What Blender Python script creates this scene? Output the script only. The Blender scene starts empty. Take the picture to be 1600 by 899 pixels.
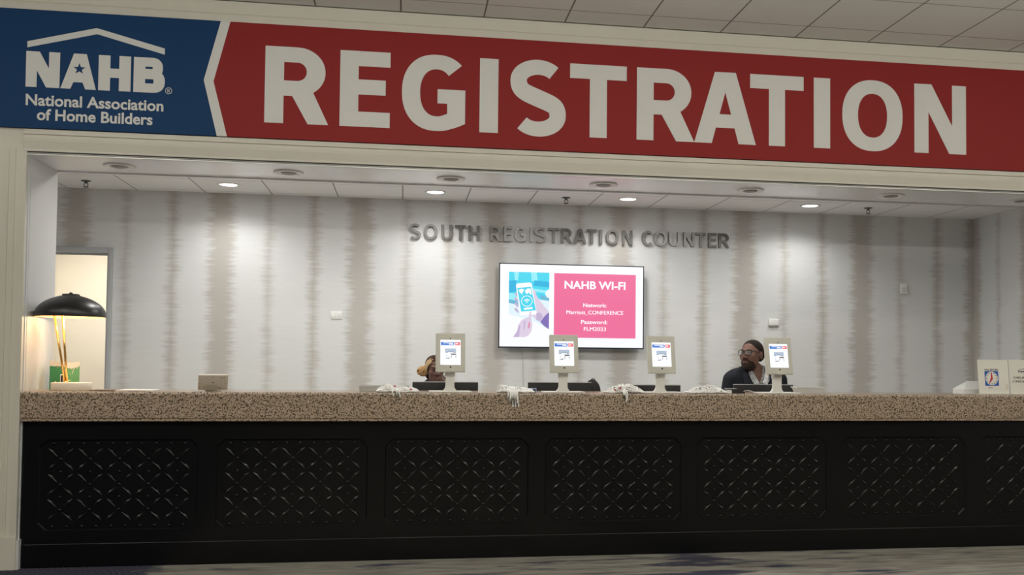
import bpy, bmesh, math, random
import numpy as np
from mathutils import Vector, Matrix, noise as mnoise

random.seed(7)
SC = bpy.context.scene
COL = SC.collection
PI = math.pi

# ------------------------------------------------------------------ camera, world, lights, exposure
F, YAW, PITCH, ROLL = 1565.015, 0.1640, 0.0350, 0.0090
CAM = Vector((0.0, -7.424, 1.4506))
PPX, PPY = 888.55, 511.94            # principal point of the (cropped) photograph in 1600x899
_fw = Vector((math.sin(YAW)*math.cos(PITCH), math.cos(YAW)*math.cos(PITCH), math.sin(PITCH)))
_r0 = Vector((math.cos(YAW), -math.sin(YAW), 0)); _u0 = _r0.cross(_fw)
_rt = _r0*math.cos(ROLL) + _u0*math.sin(ROLL); _up = -_r0*math.sin(ROLL) + _u0*math.cos(ROLL)
cd = bpy.data.cameras.new('camera'); co = bpy.data.objects.new('camera', cd); COL.objects.link(co)
cd.sensor_fit = 'HORIZONTAL'; cd.sensor_width = 36.0; cd.lens = F/1600*36.0
cd.shift_x = (800-PPX)/1600; cd.shift_y = (PPY-449.5)/1600
cd.clip_start = 0.05; cd.clip_end = 100
co.matrix_world = Matrix(((_rt.x, _up.x, -_fw.x, CAM.x), (_rt.y, _up.y, -_fw.y, CAM.y), (_rt.z, _up.z, -_fw.z, CAM.z), (0, 0, 0, 1)))
SC.camera = co

vs = SC.view_settings
SC.display_settings.display_device = 'sRGB'
vs.view_transform = 'Standard'; vs.look = 'None'; vs.gamma = 1.0; vs.use_curve_mapping = False
vs.exposure = 0.0

W = bpy.data.worlds.new('world'); SC.world = W; W.use_nodes = True
W.node_tree.nodes['Background'].inputs[0].default_value = (1.0, 0.95, 0.86, 1)
W.node_tree.nodes['Background'].inputs[1].default_value = 0.24

HALL_W = 20.5       # each of the hall's ceiling lamps
ROOM_W = 26.5       # each of the four visible downlights
STAFF_FILL_W = 14.0      # unseen fill lights added over the staff side, nearer the soffit
LAMP_W = 8.0
CORR_W = 24.0

def area_lamp(name, loc, size, power, color, rot=(0, 0, 0)):
    l = bpy.data.lights.new(name, 'AREA'); l.shape = 'DISK'; l.size = size; l.energy = power; l.color = color
    o = bpy.data.objects.new(name, l); o.location = loc; o.rotation_euler = rot; COL.objects.link(o); return o
for i, x in enumerate((-5.2, -2.6, 0.0, 2.6, 5.2, 7.8)):
    area_lamp('hall_lamp', (x, -2.9, 3.97), 0.35, HALL_W, (1.0, 0.955, 0.86))
for i, x in enumerate((-3.4, 0.2, 3.8, 7.4)):
    area_lamp('hall_lamp', (x, -6.4, 3.97), 0.35, HALL_W, (1.0, 0.955, 0.86))

def fill_strip(name, loc, sx, sy, power, color, rot):
    o = area_lamp(name, loc, sx, power, color, rot); o.data.shape = 'RECTANGLE'; o.data.size = sx; o.data.size_y = sy; return o
fill_strip('hall_ceiling_fill', (1.5, -4.6, 3.15), 14.0, .25, 400.0, (1.0, .98, .90), (math.radians(168), 0, 0))  # unseen upward strip, added to brighten the hall ceiling

# ------------------------------------------------------------------ pixel -> place helpers
def _ray(u, v):
    return _fw + _rt*((u-PPX)/F) - _up*((v-PPY)/F)
def at(u, v, Y):
    d = _ray(u, v); t = (Y-CAM.y)/d.y
    return CAM + d*t

# ------------------------------------------------------------------ materials
def lin(c):
    return tuple(((x/255)/12.92 if x/255 <= .04045 else ((x/255+.055)/1.055)**2.4) for x in c)
MATS = {}
def mat(name, color, rough=.5, metal=0.0, spec=.5, emit=None, es=0.0, coat=0.0):
    m = bpy.data.materials.new(name); m.use_nodes = True
    b = m.node_tree.nodes['Principled BSDF']
    b.inputs['Base Color'].default_value = (*color, 1); b.inputs['Roughness'].default_value = rough
    b.inputs['Metallic'].default_value = metal; b.inputs['Specular IOR Level'].default_value = spec
    b.inputs['Coat Weight'].default_value = coat
    if emit: b.inputs['Emission Color'].default_value = (*emit, 1); b.inputs['Emission Strength'].default_value = es
    MATS[name] = m; return m
class NT:
    def __init__(s, m): s.m = m; s.t = m.node_tree; s.b = s.t.nodes['Principled BSDF']
    def n(s, typ, **kw):
        nd = s.t.nodes.new(typ)
        for k, v in kw.items():
            if k.startswith('i_'): nd.inputs[k[2:].replace('_', ' ')].default_value = v
            else: setattr(nd, k, v)
        return nd
    def l(s, a, b): s.t.links.new(a, b)
    def math(s, op, a, b=None, c=None):
        nd = s.t.nodes.new('ShaderNodeMath'); nd.operation = op
        for i, x in enumerate((a, b, c)):
            if x is None: continue
            if isinstance(x, (int, float)): nd.inputs[i].default_value = x
            else: s.l(x, nd.inputs[i])
        return nd.outputs[0]
    def mix(s, f, a, b):
        nd = s.t.nodes.new('ShaderNodeMix'); nd.data_type = 'RGBA'
        for i, x in ((0, f), (6, a), (7, b)):
            if isinstance(x, (int, float)): nd.inputs[i].default_value = x
            elif isinstance(x, tuple): nd.inputs[i].default_value = (*x, 1) if len(x) == 3 else x
            else: s.l(x, nd.inputs[i])
        return nd.outputs[2]
    def ramp(s, f, stops):
        nd = s.t.nodes.new('ShaderNodeValToRGB'); e = nd.color_ramp.elements
        while len(e) < len(stops): e.new(.5)
        for el, (p, c) in zip(e, stops):
            el.position = p; el.color = (*c, 1) if len(c) == 3 else c
        s.l(f, nd.inputs[0]); return nd.outputs[0]
    def noise(s, vec, scale, detail=2.0, rough=.5):
        nd = s.n('ShaderNodeTexNoise', i_Scale=scale, i_Detail=detail, i_Roughness=rough)
        if vec is not None: s.l(vec, nd.inputs['Vector'])
        return nd.outputs['Fac']
    def bump(s, h, strength, dist):
        nd = s.n('ShaderNodeBump', i_Strength=strength, i_Distance=dist); s.l(h, nd.inputs['Height']); s.l(nd.outputs[0], s.b.inputs['Normal'])

def paint(name, color, rough=.55, amt=.04):
    m = mat(name, color, rough); t = NT(m)
    g = t.n('ShaderNodeNewGeometry')
    f = t.noise(g.outputs['Position'], 1.7, 3.0)
    t.l(t.mix(f, tuple(c*(1-amt) for c in color), tuple(min(1, c*(1+amt)) for c in color)), t.b.inputs['Base Color'])
    t.bump(t.noise(g.outputs['Position'], 190.0, 2.0), .08, .002)
    return m

M_cream = paint('cream_paint', (.62, .585, .50), .5)
M_jamb = paint('pale_grey_paint', (.60, .60, .60), .5)
M_soffit = paint('soffit_paint', (.80, .80, .81), .22)
M_corr = paint('corridor_paint', (.80, .75, .655), .6)
M_frame = mat('grey_door_frame', (.50, .51, .525), .4)
M_far = paint('dark_blocker_paint', (.16, .15, .14), .8)
M_bounce = paint('pale_bounce', (.80, .78, .74), .5)  # invented pale surface that throws light back up
M_gap = mat('dark_reveal', (.05, .048, .045), .7)
M_track = mat('brushed_track', (.42, .41, .39), .3, .7)

# acoustic ceiling tiles on a two foot grid
def tile_mat(name, color, x0, y0, s, lw, dark, dark_y):
    m = mat(name, color, .85, spec=.2); t = NT(m)
    g = t.n('ShaderNodeNewGeometry'); sx = t.n('ShaderNodeSeparateXYZ'); t.l(g.outputs['Position'], sx.inputs[0])
    def line(c, o, w):
        a = t.math('SUBTRACT', c, o); a = t.math('DIVIDE', a, s); a = t.math('FRACT', a)
        a = t.math('SUBTRACT', a, .5); a = t.math('ABSOLUTE', a); a = t.math('SUBTRACT', .5, a)
        return t.math('LESS_THAN', a, w/s)
    lx, ly = line(sx.outputs[0], x0, lw), line(sx.outputs[1], y0, lw)
    nf = t.noise(g.outputs['Position'], 260.0, 3.0)
    base = t.mix(nf, tuple(c*.92 for c in color), tuple(c*1.06 for c in color))
    base = t.mix(ly, base, dark_y); base = t.mix(lx, base, dark)
    t.l(base, t.b.inputs['Base Color'])
    return m
M_tile_hall = tile_mat('hall_ceiling_tile', (.72, .72, .69), -.659, -.301, .61, .006, (.20, .18, .16), (.34, .32, .30))
M_tile_room = tile_mat('room_ceiling_tile', (.80, .79, .775), -3.071, 2.387-.10, .61, .006, (.30, .29, .28), (.50, .49, .47))

# patterned wallpaper: silver grey with brown ragged vertical bands
def wallpaper():
    m = mat('banded_wallpaper', (.7, .7, .68), .6, spec=.3); t = NT(m)
    g = t.n('ShaderNodeNewGeometry'); sx = t.n('ShaderNodeSeparateXYZ'); t.l(g.outputs['Position'], sx.inputs[0])
    s = t.math('SUBTRACT', t.math('ADD', sx.outputs[0], 2.387), sx.outputs[1])
    z = sx.outputs[2]
    def vec(a, b, c=0.0):
        cx = t.n('ShaderNodeCombineXYZ')
        for i, q in enumerate((a, b, c)):
            if isinstance(q, (int, float)): cx.inputs[i].default_value = q
            else: t.l(q, cx.inputs[i])
        return cx.outputs[0]
    total = None
    P = 1.285
    bands = ((-1.70, .115, .66, 0.0), (-1.265, .034, .52, 3.7), (-0.85, .042, .68, 8.1))
    for x0, hw, st, seed in bands:
        c = t.math('DIVIDE', t.math('SUBTRACT', s, x0 - P/2), P)
        per = t.math('FLOOR', c)
        u = t.math('MULTIPLY', t.math('SUBTRACT', t.math('FRACT', c), .5), P)     # metres from the band's centre
        n1 = t.noise(vec(t.math('ADD', t.math('MULTIPLY', per, 7.3), seed), t.math('MULTIPLY', z, 42.0), t.math('MULTIPLY', u, 5.0)), 1.0, 3.0, .65)
        n2 = t.noise(vec(t.math('ADD', t.math('MULTIPLY', per, 3.1), seed + 20), t.math('MULTIPLY', z, 5.0), t.math('SIGN', u)), 1.0, 2.0)
        edge = t.math('ADD', hw, t.math('MULTIPLY', t.math('SUBTRACT', n1, .5), .20 if hw > .1 else .15))
        edge = t.math('ADD', edge, t.math('MULTIPLY', t.math('SUBTRACT', n2, .5), .08))
        d = t.math('SUBTRACT', edge, t.math('ABSOLUTE', u))
        mr = t.n('ShaderNodeMapRange', interpolation_type='SMOOTHSTEP'); t.l(d, mr.inputs[0])
        mr.inputs[1].default_value = -.05; mr.inputs[2].default_value = .07
        mr.inputs[3].default_value = 0; mr.inputs[4].default_value = st
        b = mr.outputs[0]
        total = b if total is None else t.math('MAXIMUM', total, b)
    fine = t.noise(vec(t.math('MULTIPLY', s, 4.0), t.math('MULTIPLY', z, 95.0)), 1.0, 2.0)
    base = t.mix(fine, (.66, .67, .67), (.735, .745, .742))
    col = t.mix(total, base, (.385, .345, .30))
    t.l(col, t.b.inputs['Base Color'])
    return m
M_paper = wallpaper()

def granite():
    m = mat('speckled_granite', (.3, .22, .15), .22, spec=.5); t = NT(m)
    g = t.n('ShaderNodeNewGeometry'); p = g.outputs['Position']
    big = t.noise(p, 22.0, 2.0); mid = t.noise(p, 88.0, 2.0, .6); fin = t.noise(p, 120.0, 1.0)
    col = t.mix(t.ramp(big, [(.35, (0, 0, 0)), (.65, (1, 1, 1))]), (.43, .315, .23), (.49, .375, .295))
    col = t.mix(t.ramp(fin, [(.52, (0, 0, 0)), (.62, (1, 1, 1))]), col, (.30, .235, .15))
    col = t.mix(t.ramp(mid, [(.515, (0, 0, 0)), (.575, (1, 1, 1))]), col, (.085, .068, .045))
    v = t.n('ShaderNodeTexVoronoi', i_Scale=60.0); t.l(p, v.inputs['Vector'])
    col = t.mix(t.ramp(v.outputs['Distance'], [(.10, (1, 1, 1)), (.20, (0, 0, 0))]), col, (.60, .47, .36))
    t.l(col, t.b.inputs['Base Color']); return m
M_granite = granite()

def carpet():
    m = mat('patterned_carpet', (.25, .24, .21), .95, spec=.1); t = NT(m)
    g = t.n('ShaderNodeNewGeometry'); p = g.outputs['Position']
    mp = t.n('ShaderNodeMapping'); t.l(p, mp.inputs[0]); mp.inputs['Scale'].default_value = (.9, 4.2, 1); mp.inputs['Location'].default_value = (1.15, .35, 0)
    n = t.noise(mp.outputs[0], 1.35, 4.0, .6)
    mp2 = t.n('ShaderNodeMapping'); t.l(p, mp2.inputs[0]); mp2.inputs['Scale'].default_value = (1.6, 9.0, 1)
    n2 = t.noise(mp2.outputs[0], 1.6, 3.0, .6)
    w = t.n('ShaderNodeTexWave', i_Scale=16.0, i_Distortion=3.0, i_Detail=2.0); w.bands_direction = 'DIAGONAL'; t.l(p, w.inputs[0])
    sx = t.n('ShaderNodeSeparateXYZ'); t.l(p, sx.inputs[0])
    left = t.ramp(t.math('MULTIPLY_ADD', sx.outputs[0], .5, t.math('MULTIPLY_ADD', t.noise(p, 6.0), .25, 1.12)), [(.38, (1, 1, 1)), (.46, (0, 0, 0))])   # navy field near the left end
    base = t.mix(t.ramp(n2, [(.38, (0, 0, 0)), (.66, (1, 1, 1))]), (.285, .275, .235), (.175, .160, .14))
    navy = t.mix(t.ramp(w.outputs[0], [(.80, (0, 0, 0)), (.97, (1, 1, 1))]), (.030, .030, .055), (.13, .13, .15))
    patch = t.math('MAXIMUM', t.math('SUBTRACT', 1.0, t.math('ABSOLUTE', t.math('DIVIDE', t.math('SUBTRACT', sx.outputs[0], 2.25), .75))), 0.0)
    n = t.math('ADD', t.math('MULTIPLY_ADD', patch, .17, -.04), n)
    mask = t.math('MAXIMUM', t.ramp(n, [(.53, (0, 0, 0)), (.63, (1, 1, 1))]), left)
    t.l(t.mix(mask, base, navy), t.b.inputs['Base Color'])
    t.bump(t.noise(p, 420.0, 2.0), .5, .004)
    return m
M_carpet = carpet()

M_black = mat('black_lacquer', (.0034, .0036, .0040), .27, spec=.34)
M_blackm = mat('black_plastic', (.018, .018, .02), .42)
M_blacks = mat('black_satin_metal', (.009, .009, .009), .36, .0, .5)
M_brass = mat('brass', (.80, .53, .20), .25, 1.0)
M_ivory = mat('ivory_base', (.70, .63, .52), .4)
M_kiosk = mat('putty_metal', (.62, .60, .53), .45)
M_kiosk2 = mat('pale_putty_metal', (.68, .665, .62), .42)
M_white = mat('white_plastic', (.80, .80, .78), .45)
M_bin = mat('frosted_white_plastic', (.66, .655, .63), .5)
M_bin2 = mat('frosted_grey_plastic', (.50, .485, .45), .5)
M_beige = mat('beige_plastic', (.53, .47, .39), .5)
M_beiged = mat('beige_label', (.42, .38, .29), .55)
M_cord = mat('white_cord', (.82, .81, .78), .7)
M_clip = mat('nickel_clip', (.5, .49, .46), .35, .9)
M_red = mat('red_plastic', (.55, .02, .04), .4)
M_silver = mat('silver_trim', (.55, .55, .56), .35, .4)
M_letter = mat('brushed_aluminium', (.185, .18, .17), .40, .85)
M_paperw = mat('white_paper', (.80, .79, .75), .7)
M_desk = mat('desk_laminate', (.74, .72, .68), .5)  # unseen desk, whitened to bounce light upward
M_folder = mat('brown_card', (.16, .11, .08), .6)
M_bblue = mat('banner_blue', (.006, .042, .122), .6, spec=.18)
M_bred = mat('banner_red', (.255, .021, .020), .6, spec=.18)
M_bwhite = mat('banner_white', (.66, .65, .615), .6, spec=.18)
M_print = mat('printed_black', (.03, .03, .03), .6)
M_sblue = mat('sign_blue', (.015, .10, .46), .5)
M_sred = mat('sign_red', (.60, .02, .05), .5)
M_green = mat('green_carton', (.045, .27, .10), .55)
M_green2 = mat('pale_green_carton', (.13, .36, .14), .5)
M_tape = mat('torn_white_tape', (.72, .66, .55), .55)
M_lens = mat('lit_lens', (1, 1, 1), .5, emit=(1.0, .97, .92), es=9.0)
M_bulb = mat('lamp_bulb', (1, 1, 1), .5, emit=(1.0, .72, .38), es=14.0)
M_shadein = mat('lamp_shade_lining', (.75, .55, .30), .45)
M_tvframe = mat('tv_bezel', (.012, .020, .035), .3)
def glow(name, c255, s=1.0):
    return mat(name, (0.02, .02, .02), .25, emit=lin(c255), es=s)
G_white = glow('screen_white', (250, 251, 254), 1.0)
G_pink = glow('screen_pink', (238, 110, 156))
G_ptext = glow('screen_text', (255, 250, 252), 1.1)
G_cyan = glow('screen_cyan', (70, 215, 240)); G_cyan2 = glow('screen_cyan_dark', (40, 180, 225)); G_cyan3 = glow('screen_cyan_pale', (150, 238, 250))
G_ice = glow('screen_ice', (226, 244, 252)); G_slate = glow('screen_slate', (105, 185, 215))
G_skin = glow('screen_lilac_skin', (222, 206, 228)); G_skin2 = glow('screen_lilac_shade', (196, 178, 212)); G_purp = glow('screen_purple', (128, 110, 184)); G_rose = glow('screen_rose', (226, 140, 175))
G_blue = glow('screen_blue', (20, 110, 205)); G_red = glow('screen_red', (235, 100, 110)); G_grey = glow('screen_grey', (168, 184, 205)); G_dgrey = glow('screen_dark_grey', (92, 88, 96)); G_mgrey = glow('screen_mid_grey', (128, 150, 172))

# ------------------------------------------------------------------ mesh helpers
def link(name, me, m=None, parent=None, loc=None):
    o = bpy.data.objects.new(name, me); COL.objects.link(o)
    if m is not None:
        for q in (m if isinstance(m, (list, tuple)) else [m]): me.materials.append(q)
    if parent is not None: o.parent = parent
    if loc is not None: o.location = loc
    return o
def empty(name, loc=(0, 0, 0), rz=0.0):
    o = bpy.data.objects.new(name, None); o.empty_display_size = .05; COL.objects.link(o)
    o.location = loc; o.rotation_euler = (0, 0, rz); return o
def tag(o, label, cat, group=None, kind=None):
    o['label'] = label; o['category'] = cat
    if group: o['group'] = group
    if kind: o['kind'] = kind
    return o
def structure(o): o['kind'] = 'structure'; return o
def copy_tree(o, parent=None):
    c = o.copy(); COL.objects.link(c)
    if parent is not None: c.parent = parent
    for ch in list(o.children): copy_tree(ch, c)
    return c

class MB:
    def __init__(s): s.v = []; s.f = []; s.mi = []; s.sm = []
    def add(s, vs, fs, mi=0, smooth=False):
        b = len(s.v); s.v += [tuple(p) for p in vs]
        for f in fs: s.f.append(tuple(b+i for i in f)); s.mi.append(mi); s.sm.append(smooth)
    def box(s, x0, x1, y0, y1, z0, z1, mi=0, bev=0.0):
        if bev <= 0:
            s.add([(x, y, z) for z in (z0, z1) for y in (y0, y1) for x in (x0, x1)],
                  [(0, 2, 3, 1), (4, 5, 7, 6), (0, 1, 5, 4), (2, 6, 7, 3), (0, 4, 6, 2), (1, 3, 7, 5)], mi); return
        bm = bmesh.new(); bmesh.ops.create_cube(bm, size=1.0)
        for v in bm.verts: v.co = Vector(((x0+x1)/2+v.co.x*(x1-x0), (y0+y1)/2+v.co.y*(y1-y0), (z0+z1)/2+v.co.z*(z1-z0)))
        bmesh.ops.bevel(bm, geom=list(bm.edges), offset=bev, segments=3, profile=.5, affect='EDGES')
        s.bm(bm, mi, True)
    def bm(s, bm, mi=0, smooth=False, M=None):
        bm.verts.index_update(); vs = [(M @ v.co if M else v.co) for v in bm.verts]
        s.add([tuple(v) for v in vs], [tuple(v.index for v in f.verts) for f in bm.faces], mi, smooth); bm.free()
    def prism(s, poly, y0, y1, mi=0, mis=None):
        """poly: list of (x,z), counter-clockwise seen from -Y; front face at y0"""
        n = len(poly)
        s.add([(x, y0, z) for x, z in poly] + [(x, y1, z) for x, z in poly], [tuple(range(n)), tuple(range(2*n-1, n-1, -1))], mi)
        b = len(s.v)-2*n
        for i in range(n):
            j = (i+1) % n
            s.f.append((b+i, b+n+i, b+n+j, b+j)); s.mi.append(mi if mis is None else mis); s.sm.append(False)
    def extx(s, prof, x0, x1, mi=0, smooth=False):
        """profile of (y,z) points, closed, extruded along x"""
        n = len(prof)
        s.add([(x0, y, z) for y, z in prof] + [(x1, y, z) for y, z in prof],
              [tuple(range(n-1, -1, -1)), tuple(range(n, 2*n))] + [(i, (i+1) % n, n+(i+1) % n, n+i) for i in range(n)], mi, smooth)
    def tube(s, pts, r, seg=8, mi=0, closed=False, cap=True, r1=None):
        pts = [Vector(p) for p in pts]; n = len(pts); rings = []
        up = None
        for i, p in enumerate(pts):
            a = pts[(i-1) % n] if (closed or i > 0) else p; b = pts[(i+1) % n] if (closed or i < n-1) else p
            t = (b-a); t = t.normalized() if t.length > 1e-9 else Vector((0, 0, 1))
            if up is None: up = Vector((0, 0, 1)) if abs(t.z) < .9 else Vector((1, 0, 0))
            x = t.cross(up); x = x.normalized() if x.length > 1e-6 else t.orthogonal().normalized()
            y = x.cross(t).normalized(); up = y
            rr = r if r1 is None else r+(r1-r)*i/max(1, n-1)
            rings.append([p + x*math.cos(2*PI*k/seg)*rr + y*math.sin(2*PI*k/seg)*rr for k in range(seg)])
        b0 = len(s.v)
        vs = [v for rg in rings for v in rg]; fs = []
        for i in range(n if closed else n-1):
            j = (i+1) % n
            for k in range(seg):
                l = (k+1) % seg
                fs.append((i*seg+k, j*seg+k, j*seg+l, i*seg+l))
        if cap and not closed:
            fs.append(tuple(range(seg))); fs.append(tuple(range((n-1)*seg, n*seg))[::-1])
        s.add(vs, fs, mi, True)
    def lathe(s, prof, c=(0, 0, 0), seg=32, mi=0, M=None, smooth=True, sx=1.0, sy=1.0):
        """prof: list of (r,z) from bottom/outside in order"""
        vs = []; fs = []; n = len(prof)
        for r, z in prof:
            for k in range(seg):
                a = 2*PI*k/seg; vs.append(Vector((r*math.cos(a)*sx, r*math.sin(a)*sy, z)))
        for i in range(n-1):
            for k in range(seg):
                l = (k+1) % seg; fs.append((i*seg+k, i*seg+l, (i+1)*seg+l, (i+1)*seg+k))
        c = Vector(c); vs = [((M @ v) if M else v) + c for v in vs]
        s.add(vs, fs, mi, smooth)
    def build(s, name, m=None, parent=None, loc=None, M=None):
        me = bpy.data.meshes.new(name)
        vs = [tuple(M @ Vector(v)) for v in s.v] if M else s.v
        me.from_pydata(vs, [], s.f); me.update()
        me.polygons.foreach_set('material_index', s.mi); me.polygons.foreach_set('use_smooth', s.sm)
        return link(name, me, m, parent, loc)

# --- block capitals drawn as outlines (bold grotesque) -------------------------------------------
def ring_strip(cx, cz, rx, rz, ix, iz, a0, a1, n=40, e=2.25):
    out = []
    for i in range(n+1):
        a = a0+(a1-a0)*i/n; c, s_ = math.cos(a), math.sin(a)
        f = lambda q: math.copysign(abs(q)**(2/e), q)
        out.append(((cx+rx*f(c), cz+rz*f(s_)), (cx+ix*f(c), cz+iz*f(s_))))
    return out
def ribbon(pts, w):
    out = []
    for i, p in enumerate(pts):
        a = pts[max(0, i-1)]; b = pts[min(len(pts)-1, i+1)]
        dx, dz = b[0]-a[0], b[1]-a[1]; L = math.hypot(dx, dz) or 1
        nx, nz = -dz/L, dx/L
        ww = w(i/(len(pts)-1)) if callable(w) else w
        out.append(((p[0]+nx*ww/2, p[1]+nz*ww/2), (p[0]-nx*ww/2, p[1]-nz*ww/2)))
    for k in (0, 1):                      # no folds on the inner side of a bend
        e = [o[k] for o in out]
        for i in range(1, len(e)):
            if (e[i][0]-e[i-1][0])*(pts[i][0]-pts[i-1][0])+(e[i][1]-e[i-1][1])*(pts[i][1]-pts[i-1][1]) < 0: e[i] = e[i-1]
        out = [(e[i], o[1]) if k == 0 else (o[0], e[i]) for i, o in enumerate(out)]
    return out
def bez(p0, p1, p2, p3, n=14):
    return [tuple((1-t)**3*a+3*(1-t)**2*t*b+3*(1-t)*t*t*c+t**3*d for a, b, c, d in zip(p0, p1, p2, p3)) for t in [i/n for i in range(n+1)]]
def rect(x0, z0, x1, z1): return [((x0, z1), (x0, z0)), ((x1, z1), (x1, z0))]
def glyph(ch, Wd, H, w):
    """strips (lists of point pairs) of one capital in a box Wd x H with stem width w"""
    b = w*.84; S = []
    if ch == 'I': S.append(rect(0, 0, Wd, H))
    elif ch == 'E':
        S += [rect(0, 0, w, H), rect(0, 0, Wd, b), rect(0, H-b, Wd, H), rect(0, H*.525-b/2, Wd*.91, H*.525+b/2)]
    elif ch == 'T': S += [rect(0, H-b, Wd, H), rect(Wd/2-w/2, 0, Wd/2+w/2, H)]
    elif ch == 'H': S += [rect(0, 0, w, H), rect(Wd-w, 0, Wd, H), rect(0, H*.5-b/2, Wd, H*.5+b/2)]
    elif ch == 'N':
        S += [rect(0, 0, w*.92, H), rect(Wd-w*.92, 0, Wd, H), [((0, H), (w*1.12, H)), ((Wd-w*1.12, 0), (Wd, 0))]]
    elif ch == 'A':
        t = w*1.28/2; d = w*1.06
        S += [[((Wd/2-t, H), (Wd/2+t*.5, H)), ((0, 0), (d, 0))], [((Wd/2-t*.5, H), (Wd/2+t, H)), ((Wd-d, 0), (Wd, 0))], rect(Wd*.22, H*.22, Wd*.78, H*.22+b*.95)]
    elif ch == 'U':
        r = Wd/2; S += [rect(0, r, w, H), rect(Wd-w, r, Wd, H), ring_strip(r, r*1.02, r, r*1.02, r-w, r*1.02-b, PI, 2*PI)]
    elif ch == 'O': S.append(ring_strip(Wd/2, H/2, Wd/2, H/2*1.02, Wd/2-w, H/2*1.02-b*.98, 0, 2*PI, 56))
    elif ch == 'C': S.append(ring_strip(Wd*.56, H/2, Wd*.56, H/2*1.02, Wd*.56-w, H/2*1.02-b*.98, PI*.25, PI*1.75, 44))
    elif ch == 'G':
        S.append(ring_strip(Wd*.545, H/2, Wd*.545, H/2*1.02, Wd*.545-w, H/2*1.02-b*.98, PI*.255, PI*1.62, 46))
        S += [rect(Wd-w, H*.10, Wd, H*.55), rect(Wd*.56, H*.55-b*.95, Wd, H*.55)]
        S.append([((Wd-w, H*.10), (Wd-w, H*.26)), ((Wd, H*.10), (Wd, H*.26))]); S.append([((Wd*.715, H*.012), (Wd*.655, H*.205)), ((Wd*.82, H*.035), (Wd-w, H*.225)), ((Wd*.91, H*.064), (Wd-w*.9, H*.25)), ((Wd, H*.10), (Wd-w*.8, H*.26))])
    elif ch == 'R':
        z0, z1 = H*.36, H; r = (z1-z0)/2; rx = min(r*1.12, Wd*.93-w*1.3); cx = Wd*.945-rx
        S += [rect(0, 0, w, H), rect(0, H-b, cx, H), rect(0, z0, cx, z0+b)]
        S.append(ring_strip(cx, (z0+z1)/2, rx, r, max(rx-w, .02*H), r-b, -PI/2, PI/2, 24, 2.05))
        S.append([((Wd*.36, z0+b*.5), (Wd*.36+w*1.1, z0+b*.9)), ((Wd-w*1.10, 0), (Wd, 0))])
    elif ch == 'B':
        m = H*.53; S.append(rect(0, 0, w, H))
        for z0, z1, xm in ((m-b*.45, H, .93), (0, m+b*.45, 1.0)):
            r = (z1-z0)/2; cx = Wd*xm-r
            S += [rect(0, z1-b, cx, z1), rect(0, z0, cx, z0+b), ring_strip(cx, (z0+z1)/2, r, r, max(r-w, .02*H), r-b, -PI/2, PI/2, 20, 2.3)]
    elif ch == 'S':
        h = w/2; o = b/2; xl, xr = h*.92, Wd-h*.92; z1, z2 = H*.735, H*.262; rx = Wd*.5-xl
        t1, t2 = H*1.02-o-z1, z2-(o-H*.02)
        arc = lambda cz, rz, a0, a1, n: [(Wd*.5+rx*math.cos(a0+(a1-a0)*i/n), cz+rz*math.sin(a0+(a1-a0)*i/n)) for i in range(n+1)]
        p = [(Wd*.955-.29*h, H*.80)] if False else []
        p += arc(z1, t1, PI*.21, PI, 18)
        p += bez((xl, z1), (xl, z1-H*.15), (Wd*.28, H*.565), (Wd*.5, H*.498), 14)[1:]
        p += bez((Wd*.5, H*.498), (Wd*.76, H*.42), (xr, z2+H*.15), (xr, z2), 14)[1:]
        p += arc(z2, t2, 0, -PI*.80, 18)[1:]
        S.append(ribbon(p, lambda t: b+(w-b)*math.sin(PI*t)**2))
    return S
def strips_to_mb(mb, strips, x0, z0, y0, y1, mi=0, mis=None):
    mis = mi if mis is None else mis
    for si, st in enumerate(strips):
        y0 = y0-.00025
        n = len(st); P = [[(x0+a[0], z0+a[1]), (x0+b[0], z0+b[1])] for a, b in st]
        # orientation: make the front face look towards -Y
        (ax, az), (bx, bz) = P[0]; (cx, cz), (dx, dz) = P[1]
        ar = (bx-ax)*(dz-az)-(bz-az)*(dx-ax)
        for i in range(n-1):
            a, b = P[i]; c, d = P[i+1]
            q = [a, b, d, c]
            A = sum(q[k][0]*q[(k+1) % 4][1]-q[(k+1) % 4][0]*q[k][1] for k in range(4))
            if A < 0: q = q[::-1]
            mb.add([(x, y0, z) for x, z in q] + [(x, y1, z) for x, z in q], [(0, 1, 2, 3)], mi)
        out = [p[0] for p in P] + [p[1] for p in P][::-1]
        m = len(out)
        A = sum(out[k][0]*out[(k+1) % m][1]-out[(k+1) % m][0]*out[k][1] for k in range(m))
        if A < 0: out = out[::-1]
        for k in range(m):
            p, q = out[k], out[(k+1) % m]
            mb.add([(p[0], y0, p[1]), (q[0], y0, q[1]), (q[0], y1, q[1]), (p[0], y1, p[1])], [(0, 3, 2, 1)], mis)

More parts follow.
